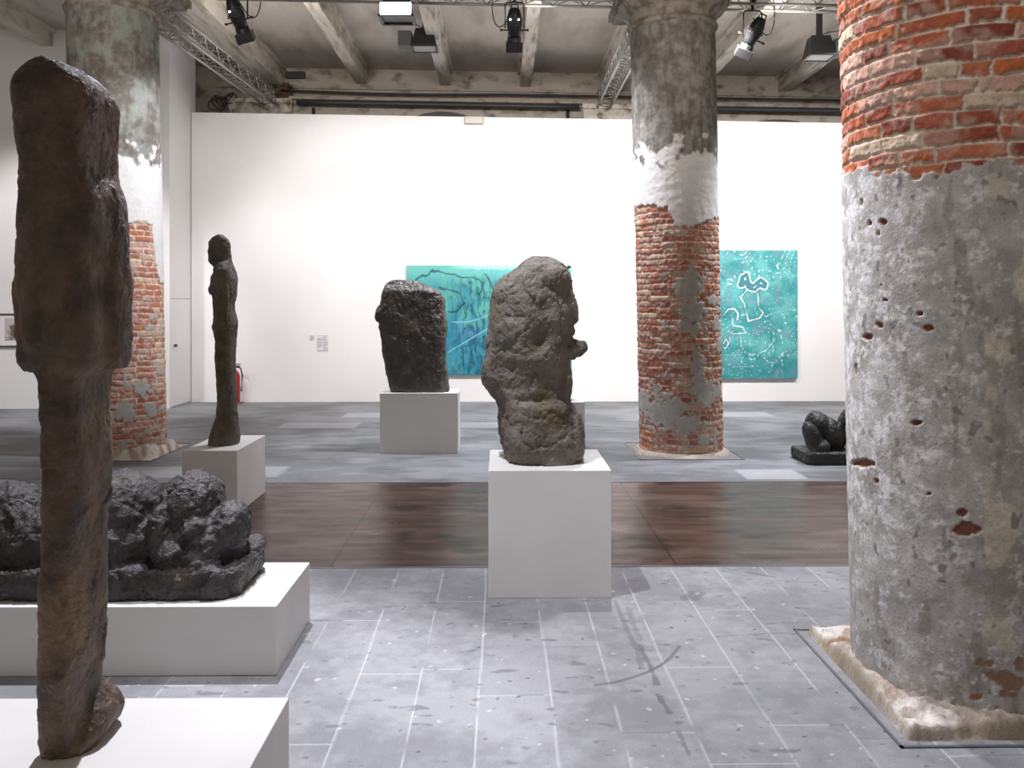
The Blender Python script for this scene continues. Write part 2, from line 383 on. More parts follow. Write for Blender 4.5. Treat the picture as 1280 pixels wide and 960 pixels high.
# ------------------------------------------------------------------ shell
SL = -.0135
def zs(x): return SL * x
def sloped_box(bm, x0, x1, y0, y1, zb0, z1, bottom_slope=False, nx=1):
    """box whose top (and optionally bottom) follows the building's slight sag"""
    v = []
    for x in (x0, x1):
        for y in (y0, y1):
            v.append(bm.verts.new((x, y, zb0 + (zs(x) if bottom_slope else 0)))); v.append(bm.verts.new((x, y, z1 + zs(x))))
    for f in ((0, 1, 3, 2), (4, 6, 7, 5), (0, 4, 5, 1), (2, 3, 7, 6), (0, 2, 6, 4), (1, 5, 7, 3)): bm.faces.new([v[k] for k in f])
YW, YL, YM, ZC = 13.98, 13.1, 15.0, 5.83
bm = bm_new(); sloped_box(bm, -5.17, 10, YW, YW + .12, 0, 4.775)
tag(obj('wall_back', bm, M['wall']), kind='structure')
bm = bm_new(); sloped_box(bm, -10, -5.185, YL, 14.2, 0, ZC)
tag(obj('wall_left', bm, M['wall']), kind='structure')
bm = bm_new(); sloped_box(bm, -10, 10, YM, YM + .3, 0, ZC + .05)
tag(obj('wall_masonry', bm, M['masonry']), kind='structure')
bm = bm_new(); sloped_box(bm, -10, 10, -4, YM + .3, ZC, ZC + .15, True)
tag(obj('ceiling', bm, M['ceiling']), kind='structure')
# beams
for i, (x, wd, dp) in enumerate([(-8.6, .2, .26), (-7.1, .2, .26), (-5.6, .2, .26), (-4.1, .42, .34), (-2.5, .2, .27), (-1.0, .19, .27), (.44, .19, .27), (2.0, .42, .34), (3.55, .2, .27), (5.13, .22, .27), (6.7, .2, .27)]):
    bm = bm_new(); y1 = YL if x < -5.2 else YM
    sloped_box(bm, x - wd / 2, x + wd / 2, 0, y1, ZC - dp, ZC + .02, True)
    # thin board running along both upper edges
    sloped_box(bm, x - wd / 2 - .05, x + wd / 2 + .05, 0, y1, ZC - .06, ZC + .02, True)
    tag(obj('ceiling_beam', bm, M['beam'], bevel=.008), ['pale limewashed ceiling beam far left beyond the left column', 'pale limewashed ceiling beam ending on the left wall', 'limewashed ceiling beam close to the corner of the left wall',
        'broad ceiling beam above the left brick column', 'ceiling beam ending left of the paired flood lamps', 'ceiling beam beside the unlit flood lamp at centre left',
        'ceiling beam behind the spotlight above the middle sculpture', 'broad ceiling beam above the middle brick column', 'ceiling beam just right of the middle column capital',
        'slanting ceiling beam behind the right flood lamp', 'ceiling beam hidden past the big right column'][i], 'beam', 'limewashed ceiling beams')
# masonry wall mouldings, top strip only (seen above the white partition)
def strip(name, x0, x1, z0, z1, d, m, label, cat, bev=.01):
    bm = bm_new(); sloped_box(bm, x0, x1, YM - d, YM + .05, z0, z1, True)
    return tag(obj(name, bm, m, bevel=bev), label, cat)
for k, (z0, z1, d) in enumerate(((5.46, 5.50, .05), (5.25, 5.31, .12))):
    bm = bm_new(); sloped_box(bm, -5.1, 10, YM - d, YM + .05, z0, z1, True)
    tag(obj('trim_%d' % (k + 3), bm, M['masonry'], bevel=.015), kind='structure')
def corbel(x0, x1, label):
    bm = bm_new(); z0, z1 = 4.86, 5.22
    pr = [(0, z0), (.10, z0), (.13, z0 + .06), (.24, z1 - .09), (.27, z1 - .08), (.27, z1), (0, z1)]
    a = [bm.verts.new((x0 + (.27 - d) * .35, YM - d, z + zs(x0))) for d, z in pr]; b = [bm.verts.new((x1 - (.27 - d) * .35, YM - d, z + zs(x1))) for d, z in pr]
    for k in range(len(pr)): j = (k + 1) % len(pr); bm.faces.new((a[k], a[j], b[j], b[k]))
    bm.faces.new(a[::-1]); bm.faces.new(b)
    tag(obj('stone_corbel', bm, M['masonry_stone'], bevel=.008), label, 'corbel', 'stone corbels above the partition')
corbel(-4.85, -3.68, 'moulded stone corbel above the left end of the white partition')
corbel(1.45, 2.55, 'moulded stone corbel above the partition behind the middle column')
def arch(xc, hw, rise, label):
    bm = bm_new(); n = 24; zb = 4.68 + zs(xc)
    f = []; b = []
    for lst, y, in ((f, YM - .06), (b, YM - .002)):
        for r in (1.0, .86):
            lst.append([bm.verts.new((xc + hw * r * math.cos(math.pi * k / n), y, zb + rise * (r if r == 1 else .8) * math.sin(math.pi * k / n))) for k in range(n + 1)])
    for k in range(n):
        bm.faces.new((f[0][k], f[0][k + 1], f[1][k + 1], f[1][k])); bm.faces.new((f[0][k], f[0][k + 1], b[0][k + 1], b[0][k])); bm.faces.new((f[1][k], f[1][k + 1], b[1][k + 1], b[1][k]))
    tag(obj('arch_moulding', bm, M['darkgrey'], smooth=False), label, 'arch', 'dark arch heads above the partition')
arch(-1.05, .78, .40, 'dark arch head peeping above the partition left of centre')
arch(5.0, .85, .36, 'dark arch head peeping above the partition at right')
# pipes / cables on the masonry wall
def pipe(pts, r, m, label, cat='pipe', name='wall_pipe'):
    bm = bm_new(); add_tube(bm, pts, r, 8); return tag(obj(name, bm, m, smooth=True), label, cat)
pipe([(x, YM - .19, 5.37 + zs(x) + .025 * math.sin(x * .9) * (x < 0)) for x in np.arange(-3.9, 8, .4)], .022, M['cable'], 'thin black cable run high along the old masonry wall', 'cable', 'wall_cable')
for a, b, l in ((-3.62, 1.4, 'thick dark pipe above the partition between the two stone corbels'), (2.6, 8, 'thick dark pipe above the partition right of the middle column')):
    pipe([(x, YM - .2, 5.17 + zs(x)) for x in np.linspace(a, b, 10)], .045, M['darkgrey'], l)
bm = bm_new()
for k in range(7): add_tube(bm, [(-5.05 + .05 * k + .1 * math.cos(a + k), YM - .3, 5.14 + .09 * math.sin(a) * (1 + .2 * (k % 3)) + .02 * k) for a in np.linspace(0, 5.2, 10)], .009, 6)
tag(obj('cable_coil', bm, M['cable'], smooth=True), 'tangled coil of grey cable in the corner above the partition', 'cable')
bm = bm_new(); add_box(bm, -4.0, -3.78, YM - .16, YM - .0, 5.32, 5.58); add_box(bm, -4.06, -3.72, YM - .18, YM, 5.50, 5.54); add_box(bm, -4.06, -3.72, YM - .18, YM, 5.36, 5.40)
tag(obj('iron_bracket', bm, M['rust'], bevel=.01), 'rusty iron bracket on the masonry wall at the end of the left truss', 'bracket')
bm = bm_new(); add_box(bm, -3.86, -3.5, YM - .1, YM, 5.68, 5.80)
tag(obj('blackened_recess', bm, M['darkgrey'], bevel=.02), 'blackened patch of timber end under the ceiling above the rusty bracket', 'timber end')
for x in (-3.35, 1.2):
    bm = bm_new(); add_tube(bm, [(x, YM - .07, 4.6), (x, YM - .07, 5.15)], .03, 8)
    tag(obj('downpipe', bm, M['cable'], smooth=True), 'short dark vertical pipe beside the %s stone corbel' % ('left' if x < 0 else 'right'), 'pipe')
# emergency light on the partition's top edge
t = thing('emergency_light', 'small beige emergency light box at the top edge of the partition', 'light', (-.45, YW, 4.73))
bm = bm_new(); add_box(bm, -.16, .16, -.07, -.001, -.075, .05); obj('housing', bm, M['beige'], t, bevel=.008)
bm = bm_new(); add_box(bm, -.14, .14, -.076, -.07, -.065, .03); obj('diffuser', bm, mat('pale_diffuser', s2l((190, 186, 176)), .5), t)
# door flush in the side of the left wall block
t = thing('door_1', None, None, (-5.185, 13.55, 0)); t['kind'] = 'structure'
bm = bm_new(); add_box(bm, 0, .006, -.40, .40, .02, 1.72); obj('door_leaf', bm, M['wall'], t)
bm = bm_new(); add_box(bm, 0, .003, -.408, .408, 1.72, 1.728); add_box(bm, 0, .003, -.408, .408, 0, .02)
obj('door_gap', bm, M['door_gap'], t)
bm = bm_new(); add_tube(bm, [(.0, -.28, .98), (.05, -.28, .98)], .022, 10); obj('door_handle', bm, M['darkgrey'], t, smooth=True)

# ------------------------------------------------------------------ wall texts
def wall_text(x0, x1, z0, z1, cols, rows, label, seed):
    t = thing('wall_text_panel', label, 'wall text', (x0, YW, z0)); r = random.Random(seed)
    bm = bm_new(); W = x1 - x0; cw = W / cols
    for c in range(cols):
        for k in range(rows):
            z = (z1 - z0) * (1 - (k + .5) / rows)
            if r.random() < .08: continue
            add_box(bm, c * cw, c * cw + cw * (.9 if r.random() > .25 else .6), -.004, 0, z - .0045, z + .0045)
    obj('lettering', bm, M['wall_text'], t)
wall_text(wx(388, YW), wx(394, YW), wz(426, YW), wz(419, YW), 1, 5, 'smaller block of pale grey wall text on the white partition', 1)
wall_text(wx(397, YW), wx(411.5, YW), wz(439.5, YW), wz(419, YW), 2, 14, 'larger two-column block of pale grey wall text on the partition', 2)

# ------------------------------------------------------------------ paintings
def painting(name, x0, x1, z0, z1, fn, label):
    t = thing(name, label, 'painting', ((x0 + x1) / 2, YW, z0))
    W = x1 - x0; Hh = z1 - z0; nx = int(W / .009); nz_ = int(Hh / .009)
    u, v = np.meshgrid(np.linspace(0, W, nx), np.linspace(0, Hh, nz_))
    c, h = fn(u, v, W, Hh)
    V = np.stack([u - W / 2, -.065 - h, v], -1)
    mesh_np('painted_canvas', V.reshape(-1, 3), grid_faces(*u.shape), M['canvas'], t, c.reshape(-1, 3))
    bm = bm_new(); add_box(bm, -W / 2, W / 2, -.064, -.002, 0, Hh); obj('stretcher', bm, M['canvas_side'], t)
def pd(u, v, pts):
    return seg_dist(u, v, pts)
def paintA(u, v, W, Hh):
    U = u + .12 * (fbm(u, v, 0, 3, 3, 5) - .5); Vv = v + .2 * (fbm(u, v, 2, 3, 3, 6) - .5)
    n = fbm(U * 2.2, Vv * 1.1, 1, 2.2, 5, 31); n2 = fbm(U * 3, Vv, 4, 4, 4, 41); n3 = fbm(U, Vv, 9, 9, 3, 51)
    c = mixc(A(84, 166, 160)[None, None], A(52, 142, 156)[None, None], sm(.35, .65, n))
    low = sm(.62, .3, v / Hh); c = mixc(c, A(30, 125, 165), low * .6)
    c = mixc(c, A(60, 110, 175), sm(.5, .66, n2) * sm(.15, .4, v / Hh) * sm(.6, .4, v / Hh) * .8)
    strokes = fbm(U * 9, Vv * 2.2, 3, 2.4, 4, 61)
    cen = sm(.15, .4, u / W) * sm(1.02, .75, u / W)
    c = mixc(c, A(20, 82, 100), sm(.42, .66, strokes) * cen * sm(1.0, .8, v / Hh) * .8)
    c = mixc(c, A(14, 40, 52), sm(.62, .80, fbm(U * 10, Vv * 4, 8, 2.5, 4, 71)) * cen * .8)
    c = mixc(c, A(110, 175, 150), sm(.58, .72, n3) * sm(.35, .15, np.abs(u / W - .45)) * .25)
    c = mixc(c, A(120, 205, 195), sm(.80, .97, v / Hh + .15 * (n - .5)) * .6)
    c = mixc(c, A(190, 230, 225), sm(.955, .975, v / Hh + .03 * (n3 - .5)) * sm(.25, .4, u / W) * .6)
    for pts in ([(.10, 1.5), (.3, 1.68), (.42, 1.76)], [(.42, 1.76), (.7, 1.62), (1.1, 1.62), (1.25, 1.5), (1.2, 1.3)], [(.55, 1.45), (.85, 1.4), (.95, 1.2), (.85, 1.05), (.7, 1.1)], [(1.3, 1.7), (1.45, 1.4), (1.4, 1.0)]):
        c = mixc(c, A(14, 50, 62), (1 - sm(.006, .022, pd(U, Vv, pts))) * .8)
    for pts in ([(.75, .88), (1.0, .88), (1.2, .93), (1.45, 1.03), (1.9, 1.2)], [(.7, .38), (.9, .5), (1.2, .68), (1.5, .85)]):
        c = mixc(c, A(130, 205, 225), (1 - sm(.004, .010, pd(u, v, pts))) * .9)
    return c, .006 * strokes
def paintB(u, v, W, Hh):
    U = u + .1 * (fbm(u, v, 0, 3, 3, 15) - .5); Vv = v + .1 * (fbm(u, v, 2, 3, 3, 16) - .5)
    n = fbm(U, Vv, 1, 2.4, 5, 131); n2 = fbm(U, Vv, 4, 7, 4, 141); sp = noise(u * 42, v * 42, 0, 151)
    c = mixc(A(60, 150, 152)[None, None], A(96, 176, 176)[None, None], sm(.35, .62, n))
    c = mixc(c, A(40, 130, 126), sm(.45, .75, n2) * .6); c = mixc(c, A(30, 125, 135), sm(.25, .05, v / Hh) * .7)
    c = mixc(c, A(105, 140, 155), sm(.55, .7, fbm(U, Vv, 7, 4, 3, 161)) * .5)
    c = mixc(c, A(215, 235, 235), sm(.80, .9, sp) * sm(.35, .6, fbm(U, Vv, 9, 2, 3, 171)) * .8)
    # curved rows of white dots: white where level lines of a smooth field meet dots
    f = fbm(U, Vv, 12, 1.3, 2, 181) * 14; line = 1 - sm(.03, .10, np.abs(f - np.round(f)))
    dots = sm(.55, .7, noise(u * 26, v * 26, 3, 191)); reg = sm(.7, .85, v / Hh + .25 * (n - .5)) + .55 * sm(.3, .15, np.abs(v / Hh - .3)) * (u / W > .5)
    c = mixc(c, A(240, 248, 248), line * dots * np.clip(reg + .25, 0, 1))
    o = W - 1.27                                       # motif sits 1.27 m from the right edge
    X = lambda a: o + (a - 68) / 510 * 1.27
    Z = lambda b: (925 - b) / 860 * Hh
    P = lambda L: [(X(a), Z(b)) for a, b in L]
    zig = P([(205, 300), (205, 245), (230, 225), (250, 290), (275, 305), (330, 262), (360, 290), (355, 310), (320, 300), (285, 330), (245, 315), (225, 275), (205, 300), (188, 298), (205, 240)])
    leg = P([(240, 325), (190, 380), (215, 420), (235, 500), (245, 540), (320, 520), (345, 485), (315, 450), (305, 320)])
    ear = P([(75, 500), (110, 460), (150, 455), (175, 490), (170, 530)])
    blob = P([(75, 690), (95, 660), (110, 690), (90, 725), (75, 715)])
    foot = P([(110, 610), (140, 625), (230, 620), (205, 580), (140, 570), (135, 520)])
    arc = P([(190, 640), (200, 730), (260, 770), (360, 740), (430, 660)])
    for pts, wd in ((zig, .02), (leg, .012), (ear, .012), (blob, .012), (foot, .01), (arc, .007)):
        d = pd(u, v, pts) + (n2 - .5) * .02
        c = mixc(c, A(70, 100, 120), (1 - sm(.03, .045, d)) * .35 * (wd > .01))
        c = mixc(c, A(228, 240, 242), (1 - sm(wd * .4, wd * .9, d)) * .85 * (wd < .02)) if wd < .02 else mixc(mixc(c, A(235, 244, 245), (1 - sm(.045, .055, d)) * .9), A(62, 130, 140), (1 - sm(.026, .036, d)) * 1.0)
    lo = noise(u * 3, v * 60, 5, 201); c = mixc(c, A(200, 225, 225), sm(.8, .9, lo) * sm(.35, .1, v / Hh) * .6)
    return c, .006 * n2
painting('abstract_painting', wx(509, YW), wx(714, YW), wz(468, YW), wz(332, YW), paintA, 'turquoise abstract painting with dark brushwork behind the middle sculptures')
painting('abstract_painting', wx(808, YW), wx(997, YW), wz(473, YW), wz(313, YW), paintB, 'turquoise painting with white dotted outlines beside the middle column')

# framed drawing on the left wall
px0, px1, pz0, pz1 = wx(4, YL), wx(52, YL), wz(433, YL), wz(392, YL)
t = thing('framed_picture', 'small black-framed drawing of a bush on the far left wall', 'picture', ((px0 + px1) / 2, YL, pz0))
W, Hh = px1 - px0, pz1 - pz0; bm = bm_new()
add_box(bm, -W / 2, W / 2, -.04, -.001, 0, .018); add_box(bm, -W / 2, W / 2, -.04, -.001, Hh - .018, Hh); add_box(bm, -W / 2, -W / 2 + .018, -.04, -.001, .018, Hh - .018); add_box(bm, W / 2 - .018, W / 2, -.04, -.001, .018, Hh - .018)
obj('frame', bm, M['picture_frame'], t)
bm = bm_new(); add_box(bm, -W / 2 + .018, W / 2 - .018, -.022, -.002, .018, Hh - .018); obj('mount', bm, M['paper'], t)
u, v = np.meshgrid(np.linspace(.1, W - .1, 70), np.linspace(.1, Hh - .07, 60)); n = fbm(u, v, 0, 14, 4, 4)
uu, vv = (u / W - .5), (v / Hh)
c = mixc(A(198, 188, 184)[None, None], A(120, 112, 105)[None, None], sm(.5, .62, n) * sm(.6, .3, vv))
c = mixc(c, A(70, 68, 64), sm(1.25, .8, np.hypot((uu - .02) / .22, (vv - .47) / .2) + (n - .5) * 1.2) * .85)
c = mixc(c, A(90, 78, 74), sm(.03, .0, np.abs(vv - .3 - (n - .5) * .1)) * .7)
mesh_np('drawing', np.stack([u - W / 2, -.024 + 0 * u, v], -1).reshape(-1, 3), grid_faces(*u.shape), M['print'], t, c.reshape(-1, 3))

# fire extinguisher at the foot of the partition, behind the slim figure
X = wx(293.5, 13.75)
t = thing('fire_extinguisher', 'red fire extinguisher on the floor behind the slim standing figure', 'fire extinguisher', (X, 13.8, 0))
bm = bm_new(); add_lathe(bm, [(.07, .01), (.085, .03), (.085, .44), (.07, .5), (.035, .54), (.03, .56)], 24); obj('cylinder', bm, M['red'], t, smooth=True)
bm = bm_new(); add_tube(bm, [(0, 0, .56), (0, 0, .62)], .02, 10); add_box(bm, -.02, .09, -.012, .012, .6, .625); add_box(bm, -.02, .1, -.01, .01, .64, .655)
obj('valve_lever', bm, M['darkgrey'], t)
bm = bm_new(); add_tube(bm, [(.03, 0, .6), (.1, 0, .58), (.13, 0, .45), (.11, 0, .2)], .012, 8); obj('hose', bm, M['cable'], t, smooth=True)
bm = bm_new(); add_tube(bm, [(-.03, -.05, 0), (.12, -.05, .012), (.13, .05, .012), (-.03, .06, 0)], .012, 6); obj('stand', bm, M['red'], t)

# ------------------------------------------------------------------ columns
R0 = .4586
def project(P):
    x = P[..., 0] * math.cos(YAW) - P[..., 1] * math.sin(YAW); y = P[..., 0] * math.sin(YAW) + P[..., 1] * math.cos(YAW)
    return 640 + F * x / y, HY - F * (P[..., 2] - H) / y
def column(X0, Y0, ztop, res, seed, bound, wallside, patches, bricks, plaster_above, label, lean=-.021, style='mid'):
    root = thing('brick_column', label, 'column', (X0, Y0, 0), 0, None)
    n = int(2 * math.pi * R0 / res); m = int(ztop / res)
    th = np.linspace(0, 2 * math.pi, n, endpoint=False); z = np.linspace(0, ztop, m)
    T, Z = np.meshgrid(th, z)
    cx, sy = np.cos(T), np.sin(T)
    bx, by = R0 * cx, R0 * sy
    W = np.stack([X0 + bx + lean * Z, Y0 + by, Z], -1)
    U, V = project(W); front = (bx * (-X0) + by * (-Y0)) > -.02 * 0
    front = ((W[..., 0]) * bx + (W[..., 1]) * by) < 0
    lo = fbm(bx, by, Z, 5, 4, seed + 1); hi = fbm(bx, by, Z, 26, 4, seed + 2); mid = fbm(bx, by, Z, 11, 4, seed + 3)
    # ---- bricks
    hgt = .0635
    Zw = Z + (noise(bx * 4, by * 4, Z * 5, seed + 4) - .5) * .022 + (hi - .5) * .016
    S = T * R0 + (noise(bx * 9, by * 9, Z * 30, seed + 5) - .5) * .02
    row = np.floor(Zw / hgt).astype(int); fz = Zw / hgt - row; dv = np.minimum(fz, 1 - fz) * hgt
    dh = np.full(S.shape, 9.); bid = np.zeros(S.shape, int); rg = np.random.default_rng(seed)
    per = 2 * math.pi * R0
    for r in range(row.min(), row.max() + 1):
        L = [];
        while sum(L) < per: L.append(rg.choice([.25, .22, .13, .27, .16]) * rg.uniform(.9, 1.1))
        J = np.cumsum(L) / sum(L) * per; J = np.concatenate([[0], J]); off = rg.uniform(0, per)
        mk = row == r; s = (S[mk] + off) % per; k = np.searchsorted(J, s) - 1; k = np.clip(k, 0, len(J) - 2)
        dh[mk] = np.minimum(s - J[k], J[k + 1] - s); bid[mk] = r * 40 + k
    d = np.minimum(dv, dh) + (hi - .5) * .012 + (mid - .5) * .006
    bp = sm(.002, .010, d)
    ra = hash3(bid, bid * 0, bid * 0, seed + 6); rb = hash3(bid, bid * 0 + 1, bid * 0, seed + 7)
    reds = np.array([A(164, 92, 66), A(142, 74, 56), A(172, 106, 78), A(128, 66, 54), A(190, 152, 136), A(196, 176, 152), A(154, 88, 70), A(170, 98, 62)])
    bc = reds[(ra * 7.999).astype(int)] * (.85 + .3 * rb)[..., None]
    if style != 'R': bc = bc * .55 + A(168, 122, 104) * .45
    bc = bc * (.88 + .6 * hi)[..., None]
    dust = sm(.48, .68, fbm(bx, by, Z, 9, 4, seed + 8)); bc = mixc(bc, A(200, 178, 164), dust * (.45 if style == 'R' else .65))
    mort = mixc(A(226, 216, 202)[None, None], A(190, 174, 154)[None, None], hi)
    cb = mixc(mort, bc, bp)
    disp_b = -.011 * (1 - bp) + (ra - .5) * .009 + (hi - .5) * .016 + (mid - .5) * .008 + .006 * (rb - .5) * (fz - .5)
    # ---- plaster mask
    bu = np.array(bound); edge = np.interp(U, bu[:, 0], bu[:, 1])
    back_edge = bu[:, 1].mean() + 10
    # height of the border, carried round the back as a wavering ring
    Yd = W[..., 1]; zedge = np.where(front, H - (edge - HY) * Yd / F, H - (back_edge - HY) * Y0 / F)
    dz = (Z - zedge) + (fbm(bx, by, Z, 14, 4, seed + 9) - .5) * .10
    pm = sm(-.004, .004, dz if plaster_above else -dz)
    wmask = np.zeros(Z.shape); gm = np.zeros(Z.shape)
    wv = (fbm(bx, by, Z, 16, 4, seed + 10) - .5)
    for (a, b, c_, e) in patches:
        q = np.hypot((U - a) / c_, (V - b) / e) + wv * 1.7; gm = np.maximum(gm, sm(1.08, .96, q) * front)
    if plaster_above and style != 'R':
        gm = np.maximum(gm, sm(.66, .70, fbm(bx, by, Z, 7, 4, seed + 17)) * (Z < 1.6))
    hole = np.zeros(Z.shape)
    for (a, b, c_, e) in bricks:
        q = np.hypot((U - a) / c_, (V - b) / e) + wv * 1.6 + .25 * (c_ < 9); hole = np.maximum(hole, sm(1.08, .92, q) * front)
    # ---- plaster colour
    g1 = mixc(A(136, 130, 122)[None, None], A(172, 168, 162)[None, None], sm(.36, .64, lo * .5 + mid * .5))
    streak = fbm(bx * 3, by * 3, Z * .7, 4, 4, seed + 12); g1 = mixc(g1, A(112, 102, 90), sm(.52, .68, streak) * .55)
    g1 = g1 * (.86 + .28 * hi)[..., None]
    wn = fbm(bx, by, Z, 12, 6, seed + 13, .62); 
    if style == 'R':
        bias = .07 * sm(1200, 1070, U) * front * sm(760, 600, V) - .02  # more white toward upper left, partly lamp brightness painted into the plaster
        g1 = mixc(A(160, 156, 150)[None, None], A(184, 180, 176)[None, None], sm(.36, .64, lo * .5 + mid * .5)); g1 = mixc(g1, A(140, 132, 122), sm(.54, .68, streak) * .6); g1 *= (.86 + .28 * hi)[..., None]
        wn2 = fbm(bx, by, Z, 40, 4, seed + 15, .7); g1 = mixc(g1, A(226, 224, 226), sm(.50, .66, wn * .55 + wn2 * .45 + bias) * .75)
        g1 = mixc(g1, A(214, 205, 180), sm(.62, .66, fbm(bx, by, Z, 6, 4, seed + 14)) * .5 * (U > 1230))
        g1 = mixc(g1, A(90, 88, 86), sm(.70, .76, noise(bx * 32, by * 32, Z * 26, seed + 21)) * sm(.5, .6, mid) * .6)
        brown = np.zeros(Z.shape)
        for (a, b, c_, e) in ((1250, 845, 17, 14), (1236, 829, 12, 6), (1262, 855, 14, 9), (1254, 866, 6, 5), (1275, 830, 8, 8), (1221, 872, 7, 4), (1265, 868, 6, 3), (1225, 826, 5, 5)):
            brown = np.maximum(brown, sm(1.06, .94, np.hypot((U - a) / c_, (V - b) / e) + wv * 2) * front)
        g1 = mixc(g1, mixc(A(164, 132, 108)[None, None], A(138, 108, 90)[None, None], hi), brown)
        pdisp = .006 + (mid - .5) * .006 + (hi - .5) * .002 - .004 * brown
    else:
        zt = 3.25 if style == 'C' else 3.2                    # whitewashed band below the bare grey upper shaft
        wb = sm(.05, -.05, (Z - zt) + (fbm(bx, by, Z, 6, 5, seed + 14) - .5) * .7)
        g1 = mixc(g1 * .66, A(226, 224, 222), wb * .9)
        g1 = mixc(g1, A(206, 204, 200), sm(.56, .66, wn) * (.12 + .3 * wb))
        if style == 'L': g1 = mixc(g1, A(138, 148, 138), sm(.45, .6, lo) * (1 - wb) * .5)
        pdisp = .008 + (mid - .5) * .010 + (hi - .5) * .003
    gp = mixc(A(162, 160, 152)[None, None], A(188, 185, 178)[None, None], mid) * (.85 + .3 * hi)[..., None]
    col = cb; disp = disp_b
    col = mixc(col, gp, gm); disp = disp * (1 - gm) + (.004 + (mid - .5) * .006) * gm
    pmh = pm * (1 - hole)
    col = mixc(col, g1, pmh); disp = disp * (1 - pmh) + pdisp * pmh
    if style == 'R':
        hb = mixc(A(166, 100, 74)[None, None], A(112, 86, 76)[None, None], mid); hm = hole * pm; col = mixc(col, hb, hm); disp = disp * (1 - hm) + (-.010 + (hi - .5) * .008) * hm
    rr = (R0 - .004 + disp)
    flare = 0.0
    Vv = np.stack([rr * cx + lean * Z, rr * sy, Z], -1)
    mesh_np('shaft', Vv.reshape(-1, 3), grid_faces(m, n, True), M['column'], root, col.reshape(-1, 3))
    # capital: astragal, necking, echinus and square abacus
    bm = bm_new(); z0 = ztop; q = R0
    prof = [(q - .02, z0 - .02), (q + .012, z0 - .01), (q + .03, z0 + .01), (q + .035, z0 + .03), (q + .02, z0 + .05), (q + .0, z0 + .055), (q, z0 + .13), (q + .02, z0 + .14), (q + .02, z0 + .16), (q + .05, z0 + .17), (q + .10, z0 + .20), (q + .14, z0 + .25), (q + .15, z0 + .27)]
    add_lathe(bm, prof, 64, (lean * z0, 0)); obj('capital', bm, M['capital'], root, smooth=True)
    bm = bm_new(); a = .63; c0 = lean * z0
    add_box(bm, c0 - a + .04, c0 + a - .04, -a + .04, a - .04, z0 + .27, z0 + .31); add_box(bm, c0 - a, c0 + a, -a, a, z0 + .31, z0 + .40); add_box(bm, c0 - a + .08, c0 + a - .08, -a + .08, a - .08, z0 + .40, ZC - .34 + zs(X0) + .02)
    obj('abacus', bm, M['capital'], root, bevel=.006)
    # steel edging let into the floor around the foot
    bm = bm_new(); h = .553; w_ = .012
    for (a0, a1, b0, b1) in ((-h, h, -h, -h + w_), (-h, h, h - w_, h), (-h, -h + w_, -h, h), (h - w_, h, -h, h)): add_box(bm, a0, a1, b0, b1, .0005, .006)
    obj('steel_edging', bm, M['frame_metal'], root)
    # mortar and stone footing
    hh = .535 if style == 'C' else (.50 if style == 'R' else .535); g = np.arange(-hh, hh + .001, .008 if style == 'R' else .014)
    gx, gy = np.meshgrid(g, g); k = fbm(gx, gy, 0, 9, 4, seed + 30); k2 = fbm(gx, gy, 0, 30, 3, seed + 31)
    ed = hh - np.maximum(np.abs(gx), np.abs(gy)); rad = np.hypot(gx, gy)
    if style == 'R':
        hz = .042 * sm(.0, .02, ed + (k - .5) * .03) + .035 * sm(.58, .46, rad) + (k - .5) * .034 + (k2 - .5) * .028
        gap = seg_dist(gx, gy, [(.22, -.6), (.17, -.48), (.05, -.40)]); hz -= .03 * (1 - sm(.01, .03, gap)); gap = seg_dist(gx, gy, [(-.6, .25), (-.45, .30), (-.40, .22)]); hz -= .03 * (1 - sm(.006, .02, gap))
        c = mixc(A(228, 222, 216)[None, None], A(156, 136, 118)[None, None], sm(.60, .50, rad + (k - .5) * .4) * .8); c = mixc(c, A(206, 196, 186), sm(.5, .65, k) * .5)
        c = mixc(c, A(120, 105, 88), sm(.62, .72, k2) * .6); c = mixc(c, A(150, 112, 76), (1 - sm(.01, .04, gap)) * .8)
        c = mixc(c, A(150, 140, 120), sm(.03, .012, ed) * .7)
    elif style == 'L':
        ang = np.arctan2(gy, gx); lump = noise(np.cos(ang) * 2.6, np.sin(ang) * 2.6, 0, seed + 33)
        inr = sm(.62 - .03 + .05 * lump, .50, rad); hz = .13 * inr * (.5 + .7 * lump) * sm(0, .03, ed) + (k - .5) * .05 * inr
        c = mixc(A(225, 218, 208)[None, None], A(172, 150, 126)[None, None], sm(.45, .6, k) * .9)
    else:
        hz = .035 * sm(.54, .46, rad + (k - .5) * .08) + .004 + (k - .5) * .012 * sm(.6, .5, rad)
        c = mixc(A(140, 137, 133)[None, None], A(186, 177, 162)[None, None], sm(.56, .48, rad + (k - .5) * .1))
    hz = np.maximum(hz, .0012); hz[0, :] = hz[-1, :] = 0; hz[:, 0] = hz[:, -1] = 0
    mesh_np('footing', np.stack([gx, gy, hz], -1).reshape(-1, 3), grid_faces(*gx.shape), M['column'], root, (c * (.7 + .6 * k2)[..., None]).reshape(-1, 3))
    return root
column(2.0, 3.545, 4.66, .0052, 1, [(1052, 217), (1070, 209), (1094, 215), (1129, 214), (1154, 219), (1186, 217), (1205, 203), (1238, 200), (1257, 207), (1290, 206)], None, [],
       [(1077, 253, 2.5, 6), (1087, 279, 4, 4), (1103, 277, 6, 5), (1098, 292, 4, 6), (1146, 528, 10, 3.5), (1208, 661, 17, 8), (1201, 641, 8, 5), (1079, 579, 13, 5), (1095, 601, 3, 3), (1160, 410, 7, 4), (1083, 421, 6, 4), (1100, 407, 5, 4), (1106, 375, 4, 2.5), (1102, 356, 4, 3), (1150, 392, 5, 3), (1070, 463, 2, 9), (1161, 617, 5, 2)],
       False, 'huge near column, red brick above and pitted grey plaster below', style='R')
